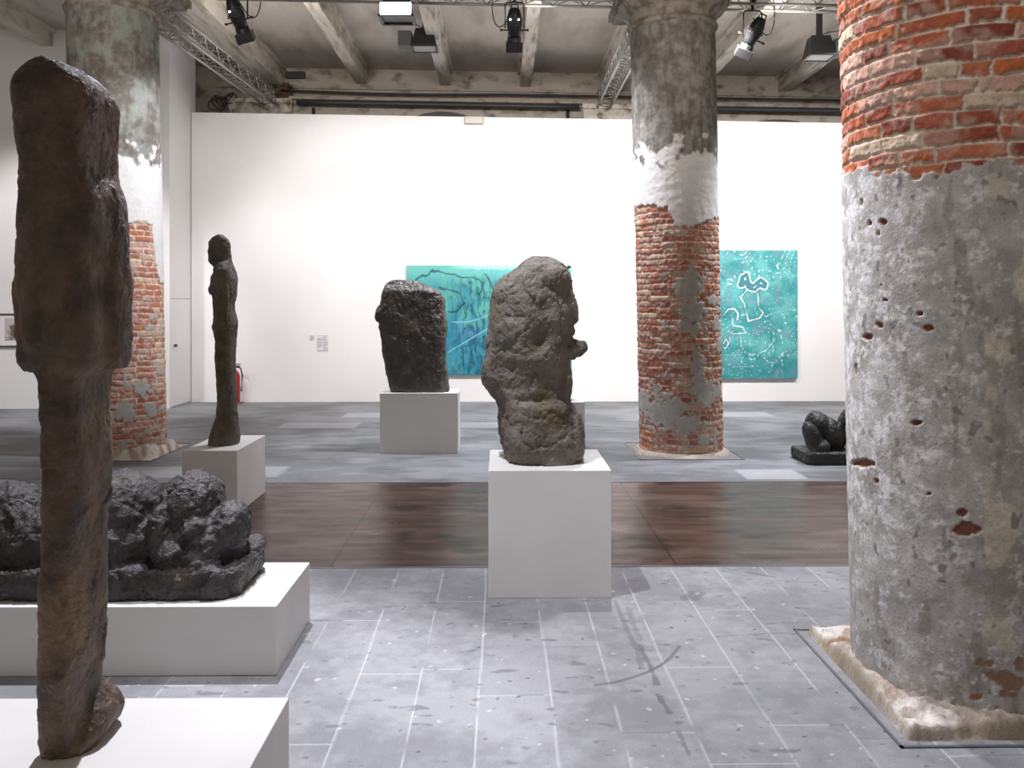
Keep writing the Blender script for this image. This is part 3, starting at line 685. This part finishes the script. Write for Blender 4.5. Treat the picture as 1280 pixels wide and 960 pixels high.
column(2.0, 9.2, 4.64, .0095, 2, [(793, 257), (814, 254), (835, 262), (845, 281), (868, 283), (889, 273), (900, 273)], None,
       [(861, 357, 18, 17), (866, 388, 14, 15), (892, 376, 7, 6), (896, 405, 6, 9), (899, 430, 4, 9), (872, 462, 8, 22), (882, 490, 18, 18), (835, 515, 30, 20), (860, 530, 18, 12), (805, 505, 8, 14), (880, 550, 10, 6)], [],
       True, 'middle column of worn red brick with white and grey plaster above', style='C')
column(-4.16, 9.2, 4.78, .0095, 3, [(100, 275), (160, 278), (180, 278), (190, 284), (195, 330), (200, 352), (208, 356)], None,
       [(178, 485, 11, 10), (152, 511, 15, 11), (190, 512, 7, 8), (187, 410, 4, 4)], [],
       True, 'left brick column behind the tall near figure, rough stones at its foot', style='L')

# ------------------------------------------------------------------ sculptures
def superloft(sec, n=56, p=2.6):
    """sec: (z, xl, xr, yf, yb) rows -> closed lofted mesh"""
    sec = sorted(sec); V = []; th = np.linspace(0, 2 * math.pi, n, endpoint=False)
    for z, xl, xr, yf, yb in sec:
        c, s = np.cos(th), np.sin(th)
        V.append(np.stack([(xl + xr) / 2 + (xr - xl) / 2 * np.sign(c) * np.abs(c) ** (2 / p), (yf + yb) / 2 + (yb - yf) / 2 * np.sign(s) * np.abs(s) ** (2 / p), np.full(n, z)], -1))
    V = np.array(V); Fq = grid_faces(len(sec), n, True).tolist()
    return V.reshape(-1, 3), Fq, [list(range(n))[::-1], list(range((len(sec) - 1) * n, len(sec) * n))]
def prof(pts, zz):
    pts = sorted(pts); return np.interp(zz, [p[0] for p in pts], [p[1] for p in pts])
def ell(c, r, rot=(0, 0, 0), n=20):
    from mathutils import Euler
    E = Euler([math.radians(a) for a in rot]).to_matrix(); bm = bmesh.new(); bmesh.ops.create_uvsphere(bm, u_segments=n, v_segments=n // 2, radius=1)
    for v in bm.verts: v.co = E @ Vector((v.co.x * r[0], v.co.y * r[1], v.co.z * r[2])) + Vector(c)
    return bm
def rock(name, pieces, mat_, parent, voxel, dets, seed, label=None, smooth_it=2, zmin=None, presm=None):
    """pieces: bmeshes or lofts, united by voxel remesh, then worked over like clay"""
    bm = bmesh.new()
    for pc in pieces:
        if isinstance(pc, bmesh.types.BMesh):
            me = bpy.data.meshes.new('t'); pc.to_mesh(me); pc.free(); bm.from_mesh(me); bpy.data.meshes.remove(me)
        else:
            V, Fq, caps = pc; vs = [bm.verts.new(v) for v in V]
            for f in Fq: bm.faces.new([vs[k] for k in f])
            for f in caps: bm.faces.new([vs[k] for k in f])
    bmesh.ops.recalc_face_normals(bm, faces=bm.faces)
    me = bpy.data.meshes.new('t'); bm.to_mesh(me); bm.free(); o = bpy.data.objects.new('t', me); C.objects.link(o)
    r = o.modifiers.new('r', 'REMESH'); r.mode = 'VOXEL'; r.voxel_size = voxel
    s = o.modifiers.new('s', 'SMOOTH'); s.factor = .5; s.iterations = smooth_it
    dg = bpy.context.evaluated_depsgraph_get(); m2 = bpy.data.meshes.new_from_object(o.evaluated_get(dg))
    bpy.data.objects.remove(o); bpy.data.meshes.remove(me)
    n = len(m2.vertices); P = np.zeros(n * 3, np.float32); m2.vertices.foreach_get('co', P); P = P.reshape(-1, 3).astype(float)
    Nn = np.zeros(n * 3, np.float32); m2.vertices.foreach_get('normal', Nn); Nn = Nn.reshape(-1, 3).astype(float)
    Wp = P + .04 * np.stack([fbm(P[:, 0], P[:, 1], P[:, 2], 6, 3, seed + 90 + k) - .5 for k in range(3)], 1)
    d = np.zeros(n)
    for (kind, f, a) in dets:
        if kind == 'cell':
            f1, f2, val = cells(Wp * np.array([1, 1, .8]), f, seed + int(f)); d += a * val - a * .22 * (1 - sm(.0, .10, f2 - f1))
        elif kind == 'fbm': d += a * (fbm(P[:, 0], P[:, 1], P[:, 2], f, 4, seed + int(f)) - .5) * 2
        elif kind == 'gash':
            q = fbm(Wp[:, 0], Wp[:, 1], Wp[:, 2], f, 4, seed + 7 + int(f)); d -= a * (1 - sm(0, .022, np.abs(q - .5))) * sm(.48, .6, noise(P[:, 0] * f * .6, P[:, 1] * f * .6, P[:, 2] * f * .6, seed + 3))
        elif kind == 'bump':           # (centre, radius vector) in f, amount a
            cc, rr = f; q = ((P - np.array(cc)) / np.array(rr)) ** 2; d += a * np.exp(-q.sum(1))
    P2 = P + Nn * d[:, None]
    if zmin is not None: P2[:, 2] = np.where(P2[:, 2] < zmin + .006, zmin, P2[:, 2]); P2[:, 2] = np.maximum(P2[:, 2], zmin)
    m2.vertices.foreach_set('co', P2.astype(np.float32).ravel()); m2.polygons.foreach_set('use_smooth', np.ones(len(m2.polygons), bool))
    m2.materials.clear(); m2.materials.append(mat_); m2.update(); m2.name = name
    ob = bpy.data.objects.new(name, m2); C.objects.link(ob)
    if parent: ob.parent = parent
    return ob
def plinth(x0, x1, y0, y1, h, label, rz=0):
    bm = bm_new(); add_box(bm, x0 - (x0 + x1) / 2, x1 - (x0 + x1) / 2, y0 - (y0 + y1) / 2, y1 - (y0 + y1) / 2, 0, h)
    o = obj('plinth', bm, M['plinth'], bevel=.003); o.location = ((x0 + x1) / 2, (y0 + y1) / 2, 0); o.rotation_euler.z = rz
    return tag(o, label, 'plinth')
def fig_from_px(L, Rr, Yc, zlo, zhi, yfn, step=.02, dl=0, dr=0):
    zz = np.arange(zlo, zhi + 1e-6, step); zz[-1] = zhi
    l = prof([(wz(y, Yc), wx(x, Yc + dl)) for x, y in L], zz); r = prof([(wz(y, Yc), wx(x, Yc + dr)) for x, y in Rr], zz)
    out = []
    for z, a, b in zip(zz, l, r):
        yf, yb = yfn((z - zlo) / (zhi - zlo)); out.append((z, a, b, yf, yb))
    return out
# --- tall near figure
plinth(-1.95, -.707, 1.75, 2.78, .30, 'low white plinth under the tall near figure, at bottom left', rz=-.006)
YA = 2.5
L = [(48, 84), (30, 90), (20, 98), (15, 112), (15, 130), (19, 150), (22, 170), (27, 200), (30, 215), (27, 240), (26, 300), (25, 330), (28, 370), (32, 400), (35, 430), (40, 452), (47, 463), (51, 472), (50, 500), (50, 560), (52, 640), (50, 700), (50, 740), (47, 800), (45, 850), (42, 900), (43, 920)]
Rr = [(96, 82), (112, 85), (126, 92), (140, 103), (148, 118), (151, 132), (148, 175), (149, 220), (156, 236), (161, 250), (163, 300), (162, 350), (162, 400), (161, 430), (160, 452), (150, 461), (144, 466), (142, 500), (145, 560), (143, 620), (140, 640), (139, 740), (136, 800), (134, 860), (133, 920)]
def yA(t):
    k = np.interp(t, [0, .06, .12, .5, .56, .62, .95, 1], [.10, .125, .14, .14, .16, .18, .17, .10]); return YA - k, YA + k * .9
sec = fig_from_px(L, Rr, YA, .30, wz(82, YA), yA, dl=-.12, dr=.09)
foot = superloft([(.30, wx(90, 2.6), wx(146, 2.6), 2.40, 2.66), (.33, wx(90, 2.6), wx(155, 2.6), 2.42, 2.67), (.36, wx(90, 2.6), wx(158, 2.6), 2.44, 2.67), (.39, wx(90, 2.6), wx(154, 2.6), 2.46, 2.66), (.42, wx(90, 2.6), wx(145, 2.6), 2.48, 2.64), (.45, wx(95, 2.6), wx(136, 2.6), 2.50, 2.62)], 40, 3)
zh = wz(462, YA)
def arm(a, b, yc, lean=0):
    return superloft([(zh + .0, wx(a + 4, yc), wx(b - 2, yc), yc - .03, yc + .05), (zh + .03, wx(a, yc), wx(b, yc), yc - .06, yc + .07), (zh + .25, wx(a - 2, yc), wx(b + 1, yc), yc - .07, yc + .08), (zh + .4, wx(a, yc), wx(b - 3, yc), yc - .05, yc + .05), (zh + .55, wx(a + 6, yc), wx(b - 12, yc), yc - .02, yc + .02)], 28, 3)
arms = [arm(128, 160, 2.53), arm(34, 62, 2.42)]
o = rock('standing_figure_sculpture', [superloft(sec, 64, 4.2), foot] + arms, M['bronze_brown'], None, .0075,
         [('cell', 14, .005), ('cell', 36, .0025), ('fbm', 4, .006), ('gash', 5, .004), ('bump', ((wx(95, 2.3), 2.33, wz(112, 2.33)), (.05, .05, .04)), -.03), ('bump', ((wx(142, 2.38), 2.36, wz(330, 2.36)), (.012, .1, .35)), -.016),
          ('bump', ((wx(85, 2.35), 2.33, wz(205, 2.33)), (.06, .1, .06)), .014), ('bump', ((wx(88, 2.35), 2.33, wz(420, 2.33)), (.12, .1, .05)), .016), ('bump', ((wx(60, 2.35), 2.33, wz(330, 2.33)), (.015, .1, .3)), -.010)], 5, zmin=.30)
tag(o, 'tall dark bronze standing figure, nearest and largest sculpture at left', 'sculpture')
# --- reclining group
plinth(-3.3, -.972, 3.625, 4.245, .30, 'long low white plinth carrying the reclining dark sculpture', rz=-.004)
slab = superloft([(.30, -3.0, -1.175, 3.69, 4.19), (.34, -3.01, -1.165, 3.68, 4.20), (.41, -3.01, -1.155, 3.685, 4.2), (.435, -2.99, -1.175, 3.70, 4.18)], 90, 9)
pc = [slab, ell((-1.465, 3.97, .62), (.15, .18, .205), (0, 6, 0), 32), ell((-1.45, 3.93, .5), (.17, .18, .15)), ell((-1.28, 3.92, .54), (.10, .15, .15), (0, 16, 0)), ell((-1.36, 3.9, .50), (.14, .17, .13)),
      ell((-1.47, 3.78, .47), (.09, .07, .07), (0, 30, 0)), ell((-1.37, 3.76, .455), (.10, .05, .045), (0, 25, 0)), ell((-1.55, 3.83, .56), (.06, .09, .14)), ell((-1.22, 4.08, .435), (.07, .12, .035)), ell((-1.40, 3.80, .58), (.08, .06, .05), (0, -35, 0)),
      ell((-1.80, 3.97, .57), (.20, .22, .255), (0, 8, 0), 32), ell((-1.84, 3.88, .5), (.22, .19, .17)), ell((-1.64, 3.97, .5), (.1, .2, .16)), ell((-2.12, 3.95, .50), (.25, .22, .20)), ell((-2.42, 3.97, .54), (.38, .22, .245), (0, 3, 0), 32), ell((-2.8, 3.95, .5), (.25, .2, .22))]
o = rock('reclining_sculpture', pc, M['bronze_black'], None, .009, [('cell', 9, .015), ('cell', 24, .007), ('cell', 50, .005), ('fbm', 5, .006), ('gash', 8, .012)], 17, zmin=.30, smooth_it=2)
tag(o, 'black lumpy reclining sculpture on the long low plinth at left', 'sculpture')
# --- slim figure
plinth(-2.452, -2.03, 6.43, 7.2, .49, 'grey-white plinth under the slim standing figure', rz=-.0)
YC = 6.76
L = [(272, 294), (264, 298), (260, 304), (261, 309), (258.5, 314), (260.5, 319), (260, 324), (262, 329), (266, 331.5), (270, 334), (270, 342), (266, 346), (265, 356), (264, 362), (267, 370), (268, 385), (268, 398), (267, 408), (271, 425), (270, 445), (271, 470), (272, 500), (271, 520), (266, 533), (262, 543), (261, 553)]
Rr = [(282, 294), (288, 298), (291, 305), (292, 315), (293, 326), (296, 338), (298, 348), (298, 362), (296, 376), (295, 384), (298, 396), (299, 406), (297, 420), (296, 440), (297, 470), (299, 510), (301, 530), (303, 545), (302, 553)]
def yC(t):
    k = np.interp(t, [0, .05, .15, .4, .55, .62, .7, .83, .86, .88, .95, .985, 1], [.13, .12, .10, .12, .15, .12, .15, .17, .12, .06, .075, .065, .03]); return YC - k, YC + k
o = rock('standing_figure_sculpture', [superloft(fig_from_px(L, Rr, YC, .49, wz(294, YC), yC, .015, -.05, .05), 48, 2.5), ell((wx(288, YC), YC - .12, wz(375, YC)), (.035, .035, .2)), ell((wx(269, YC), YC - .05, wz(362, YC)), (.028, .04, .05))], M['bronze_figure'], None, .0062,
         [('cell', 22, .005), ('cell', 44, .0025), ('fbm', 8, .004), ('gash', 8, .005)], 29, zmin=.49)
tag(o, 'slim bronze standing figure in profile facing left, on its own plinth', 'sculpture')
# --- rear block
plinth(-1.317, -.466, 9.07, 9.55, .655, 'grey-lit plinth under the square rear sculpture, left of centre')
YD = 9.3
L = [(492, 350), (484, 352), (480, 356), (477, 366), (475.5, 380), (473, 387), (471, 392), (472, 404), (475, 419), (477, 437), (481, 459), (485, 478), (488, 488)]
Rr = [(512, 350), (527, 353), (543, 360), (552, 366), (556.5, 374), (557, 391), (559.5, 409), (558, 437), (560, 469), (562.5, 488)]
def yD(t):
    k = np.interp(t, [0, .5, .9, 1], [.17, .19, .17, .08]); return YD - k, YD + k
o = rock('block_sculpture', [superloft(fig_from_px(L, Rr, YD, .655, wz(350, YD), yD, .02, -.1, .1), 56, 4), ell((wx(476, YD), 9.22, wz(392, YD)), (.05, .07, .10), (0, 12, 0))], M['bronze_shiny'], None, .011,
         [('cell', 11, .010), ('cell', 26, .008), ('fbm', 7, .005), ('gash', 6, .006)], 37, zmin=.655, smooth_it=1)
tag(o, 'squat dark shiny-topped block sculpture in front of the left painting', 'sculpture')
# --- centre piece
plinth(-.068, .607, 4.56, 5.235, .70, 'bright white cubic plinth in the centre of the room')
YE = 4.92
L = [(664, 320), (655, 325), (648, 332), (643, 338), (634, 343), (626, 349), (616, 362), (613, 378), (611, 409), (609, 425), (606.5, 450), (602, 466), (602, 472), (604, 481), (612, 490), (619, 496), (624, 508), (624, 531), (627, 552), (630, 568), (636, 579), (640, 583)]
Rr = [(686, 320), (695, 324), (702, 330), (709, 337), (712, 350), (715, 362), (720, 376), (722, 386), (722, 400), (716, 408), (716, 420), (714, 440), (711, 455), (710, 480), (711, 500), (717, 509), (722, 520), (727, 536), (729, 556), (728, 572), (722, 580), (714, 583)]
def yE(t):
    k = np.interp(t, [0, .1, .3, .36, .5, .8, .95, 1], [.24, .25, .23, .20, .24, .23, .17, .09]); return YE - k, YE + k
nose = [ell((wx(713, YE), 4.85, wz(435, YE)), (.09, .08, .062), (0, 8, 0)), ell((wx(727, YE), 4.85, wz(433, YE)), (.032, .04, .038)), ell((wx(711, YE), 4.86, wz(334, YE)), (.014, .02, .012)), ell((wx(715, YE), 4.88, wz(414, YE)), (.02, .06, .03)),
        ell((wx(720, YE), 4.82, wz(545, YE)), (.045, .1, .16)), ell((wx(665, YE), 4.78, wz(545, YE)), (.17, .12, .17)), ell((wx(640, YE), 4.80, wz(410, YE)), (.12, .12, .22)), ell((wx(690, YE), 4.79, wz(350, YE)), (.10, .1, .10))]
o = rock('head_sculpture', [superloft(fig_from_px(L, Rr, YE, .70, wz(320, YE), yE, .02), 64, 2.5)] + nose, M['bronze_olive'], None, .0068,
         [('cell', 8, .012), ('cell', 20, .007), ('cell', 44, .003), ('fbm', 4, .006), ('gash', 5, .008), ('gash', 12, .004),
          ('bump', ((wx(676, 4.7), 4.68, wz(425, 4.7)), (.05, .1, .06)), -.05), ('bump', ((wx(640, 4.7), 4.7, wz(462, 4.7)), (.10, .1, .05)), -.02), ('bump', ((wx(672, 4.7), 4.7, wz(500, 4.7)), (.16, .1, .03)), -.03)], 43, zmin=.70, smooth_it=1)
tag(o, 'craggy olive-grey head-like sculpture with a nose-like knob, on the central plinth', 'sculpture')
# --- plinth and piece hidden behind the centre
plinth(.27, .916, 9.07, 9.5, .555, 'grey plinth mostly hidden behind the central sculpture')
o = rock('torso_sculpture', [superloft([(.555, .40, .78, 9.16, 9.42), (.7, .38, .80, 9.14, 9.44), (.9, .42, .785, 9.16, 9.42), (1.0, .46, .76, 9.2, 9.4), (1.05, .5, .7, 9.24, 9.36)], 40, 3)], M['bronze_olive'], None, .012, [('cell', 14, .012), ('fbm', 8, .008)], 51, zmin=.555)
tag(o, 'grey sculpture almost wholly hidden behind the central craggy head', 'sculpture')
# --- small dark group on the floor at right
pc = [superloft([(0, 3.09, 4.5, 8.33, 8.85), (.02, 3.08, 4.5, 8.32, 8.86), (.11, 3.085, 4.5, 8.325, 8.855), (.125, 3.10, 4.49, 8.34, 8.84)], 80, 12),
      ell((3.20, 8.48, .24), (.085, .11, .20), (0, -24, 0)), ell((3.25, 8.45, .16), (.11, .1, .09)), ell((3.31, 8.62, .34), (.13, .15, .18), (0, -20, 0)), ell((3.42, 8.6, .26), (.15, .16, .20), (0, -25, 0)), ell((3.67, 8.62, .35), (.15, .16, .2), (0, -10, 0)), ell((3.85, 8.6, .24), (.2, .16, .14)), ell((4.15, 8.6, .26), (.2, .17, .18))]
o = rock('reclining_sculpture', pc, M['bronze_dark'], None, .009, [('cell', 16, .008), ('fbm', 8, .008), ('gash', 9, .006)], 61, zmin=0.0)
tag(o, 'small black group of rounded forms on a slab on the floor by the big column', 'sculpture')

# ------------------------------------------------------------------ trusses
def truss(p0, p1, w_, step, label, name='lighting_truss', hang=(.6, 3.9)):
    p0, p1 = Vector(p0), Vector(p1); d = (p1 - p0); Ln = d.length; d.normalize(); s = d.cross(Vector((0, 0, 1))).normalized() * w_; u = Vector((0, 0, w_))
    t = thing(name, label, 'truss', tuple(p0))
    cs = [Vector((0, 0, 0)), s, u, s + u]
    for c in cs:
        bm = bm_new(); add_tube(bm, [c, c + d * Ln], .020, 8); obj('chord', bm, M['truss'], t, smooth=True)
    bm = bm_new(); n = int(Ln / step)
    for (a, b) in ((0, 1), (2, 3), (0, 2), (1, 3)):
        for k in range(n):
            q0, q1 = (cs[a], cs[b]) if k % 2 == 0 else (cs[b], cs[a])
            add_tube(bm, [q0 + d * (k * Ln / n), q1 + d * ((k + 1) * Ln / n)], .008, 5)
    obj('bracing', bm, M['truss'], t, smooth=True)
    for q in hang:
        c = d * q + s * .5 + u; bm = bm_new(); add_tube(bm, [c, (c.x, c.y, ZC + zs(p0.x + c.x) - p0.z + .01)], .008, 6); obj('hanger', bm, M['truss'], t)
    return t
truss((-3.4, 10.0, 5.28), (7.5, 10.5, 5.28), .22, .2, 'long lighting truss crossing the room at the very top')
truss((-4.30, 9.88, 5.02), (-4.06, 14.3, 5.05), .22, .2, 'lighting truss running back from the left column capital')
truss((1.66, 10.5, 5.04), (1.66, 14.3, 5.02), .22, .2, 'lighting truss running back beside the middle column')

# ------------------------------------------------------------------ lamps
def profile_spot(u_, v_, Y, tilt, roll, label, hang=.3, cable=1, vents=(-1, 1)):
    """theatre profile spot hanging from its clamp; origin at the trunnion"""
    t = thing('stage_spotlight', label, 'spotlight', (wx(u_, Y), Y, wz(v_, Y)), 0, 'black stage spotlights'); t.scale = (1.12,) * 3
    E = Matrix.Rotation(roll, 4, 'Y') @ Matrix.Rotation(tilt, 4, 'X')
    def put(bm, nm, m, par=t, sm_=False, bev=0):
        for v in bm.verts: v.co = E @ v.co
        return obj(nm, bm, m, par, smooth=sm_, bevel=bev)
    bm = bm_new(); add_lathe(bm, [(.035, .2), (.055, .185), (.075, .12), (.082, .04), (.08, 0), (.072, -.03), (.07, -.1)][::-1], 20); body = put(bm, 'housing', M['black'], sm_=True)
    bm = bm_new()
    for k in range(4): add_lathe(bm, [(.079, .10 - k * .025), (.087, .102 - k * .025), (.087, .108 - k * .025), (.079, .11 - k * .025)], 20)
    put(bm, 'cooling_rib', M['darkgrey'])
    bm = bm_new(); add_lathe(bm, [(.07, -.1), (.074, -.11), (.074, -.16), (.078, -.17)][::-1], 20); put(bm, 'lens_tube', M['black'], sm_=True)
    bm = bm_new(); add_box(bm, -.09, .09, -.09, .09, -.255, -.15); put(bm, 'colour_frame', M['black'], bev=.006)
    bm = bm_new(); add_tube(bm, [(-.04, .0, .19), (-.035, 0, .235), (.035, 0, .235), (.04, 0, .19)], .009, 6); put(bm, 'handle', M['black'], sm_=True)
    for sx in (-1, 1):
        bm = bm_new(); add_tube(bm, [(sx * .07, 0, -.03), (sx * .13, 0, -.03), (sx * .135, 0, -.03), (sx * .155, 0, -.03)], [.008, .008, .014, .014], 8); put(bm, 'shutter_knob', M['black'], sm_=True)
    for sx in vents:
        bm = bm_new(); add_box(bm, sx * .045 - .008, sx * .045 + .008, -.083, -.068, .08, .096); put(bm, 'lamp_vent', M['lit'])
    bm = bm_new(); add_tube(bm, [(-.10, 0, -.01), (-.10, 0, .24), (-.085, 0, .265), (0, 0, .27), (.085, 0, .265), (.10, 0, .24), (.10, 0, -.01)], .009, 6); obj('yoke', bm, M['black'], t, smooth=True)
    bm = bm_new(); add_tube(bm, [(0, 0, .27), (0, 0, .27 + hang)], .016, 8); add_box(bm, -.022, .022, -.03, .03, .27 + hang - .05, .27 + hang); obj('clamp', bm, M['black'], t)
    bm = bm_new(); pts = [(0, 0, .19), (cable * .12, 0, .02), (cable * .2, 0, .03), (cable * .24, 0, .2), (cable * .22, 0, .45 + hang * .3)]
    P = [Vector(p) for p in pts]; out = []
    for i in range(len(P) - 1):
        a = P[max(i - 1, 0)]; b = P[i]; c = P[i + 1]; e = P[min(i + 2, len(P) - 1)]
        for s in np.linspace(0, 1, 7)[:-1]: out.append(.5 * ((2 * b) + (c - a) * s + (2 * a - 5 * b + 4 * c - e) * s * s + (-a + 3 * b - 3 * c + e) * s ** 3))
    add_tube(bm, out + [P[-1]], .006, 6); obj('power_cable', bm, M['cable'], t, smooth=True)
    return t
profile_spot(299, 24, 9.9, .5, -.28, 'black stage spotlight at top left beside the left truss', .3, 1, (-1,))
profile_spot(643, 34, 10.05, .45, 0.0, 'black stage spotlight hanging above the central sculpture', .12, -1)
profile_spot(942, 43, 10.1, .5, .42, 'black stage spotlight tilted left, right of the middle column', .12, 1, ())
def flood(u_, v_, Y, s, label, lit=False, stem=.25, side=1):
    t = thing('flood_lamp', label, 'floodlight', (wx(u_, Y), Y, wz(v_, Y)), 0, 'flood lamps under the ceiling')
    W, Dp, Ht = .16 * s, .14 * s, .12 * s
    bm = bm_new()
    lo = [bm.verts.new(p) for p in ((-W, -Dp, -Ht), (W, -Dp, -Ht), (W, Dp, -Ht), (-W, Dp, -Ht))]; hi = [bm.verts.new(p) for p in ((-W * .7, -Dp * .5, Ht), (W * .7, -Dp * .5, Ht), (W * .7, Dp * .7, Ht), (-W * .7, Dp * .7, Ht))]
    for k in range(4): j = (k + 1) % 4; bm.faces.new((lo[k], lo[j], hi[j], hi[k]))
    bm.faces.new(lo[::-1]); bm.faces.new(hi); obj('housing', bm, M['black'], t, bevel=.006)
    bm = bm_new()
    if lit: add_box(bm, -W * .92, W * .92, -Dp - .012, -Dp * .9 + .0, -Ht - .01, -Ht * .1)
    else: add_box(bm, -W * .85, W * .85, -Dp * .85, Dp * .85, -Ht - .012, -Ht - .001)
    obj('lit_lens' if lit else 'glass', bm, M['lit'] if lit else M['glass'], t)
    bm = bm_new()
    for (a, b, c, d) in ((-W * 1.06, W * 1.06, -Dp * 1.06, -Dp * .88), (-W * 1.06, W * 1.06, Dp * .88, Dp * 1.06), (-W * 1.06, -W * .88, -Dp, Dp), (W * .88, W * 1.06, -Dp, Dp)): add_box(bm, a, b, c, d, -Ht - .02, -Ht)
    obj('front_rim', bm, M['black'], t)
    if not lit:
        bm = bm_new(); add_box(bm, -side * W - .0, -side * (W + .17 * s), -Dp * .8, Dp * .6, -Ht * .95, Ht * .6); obj('ballast_box', bm, M['darkgrey'], t, bevel=.005)
    bm = bm_new(); add_box(bm, -.03 * s, .03 * s, -.03, .03, Ht * .9, Ht + stem); obj('bracket', bm, M['black'], t)
    bm = bm_new(); add_tube(bm, [(0, 0, Ht), (-side * .1, 0, Ht + .06), (-side * .25, 0, Ht + .08), (-side * .38, 0, Ht + .2), (-side * .42, 0, Ht + .34 if not lit else Ht + .2)], .007, 6); obj('power_cable', bm, M['cable'], t, smooth=True)
flood(531, 49, 12.3, 1.15, 'unlit black flood lamp on a bracket at the second centre beam', stem=.12)
flood(497, 9, 9.75, 1.2, 'lit bluish-white flood lamp at the top edge of the picture', True, stem=.2)
flood(1026, 57, 11.4, 1.15, 'unlit black flood lamp beside the big right column', stem=.44, side=-1)
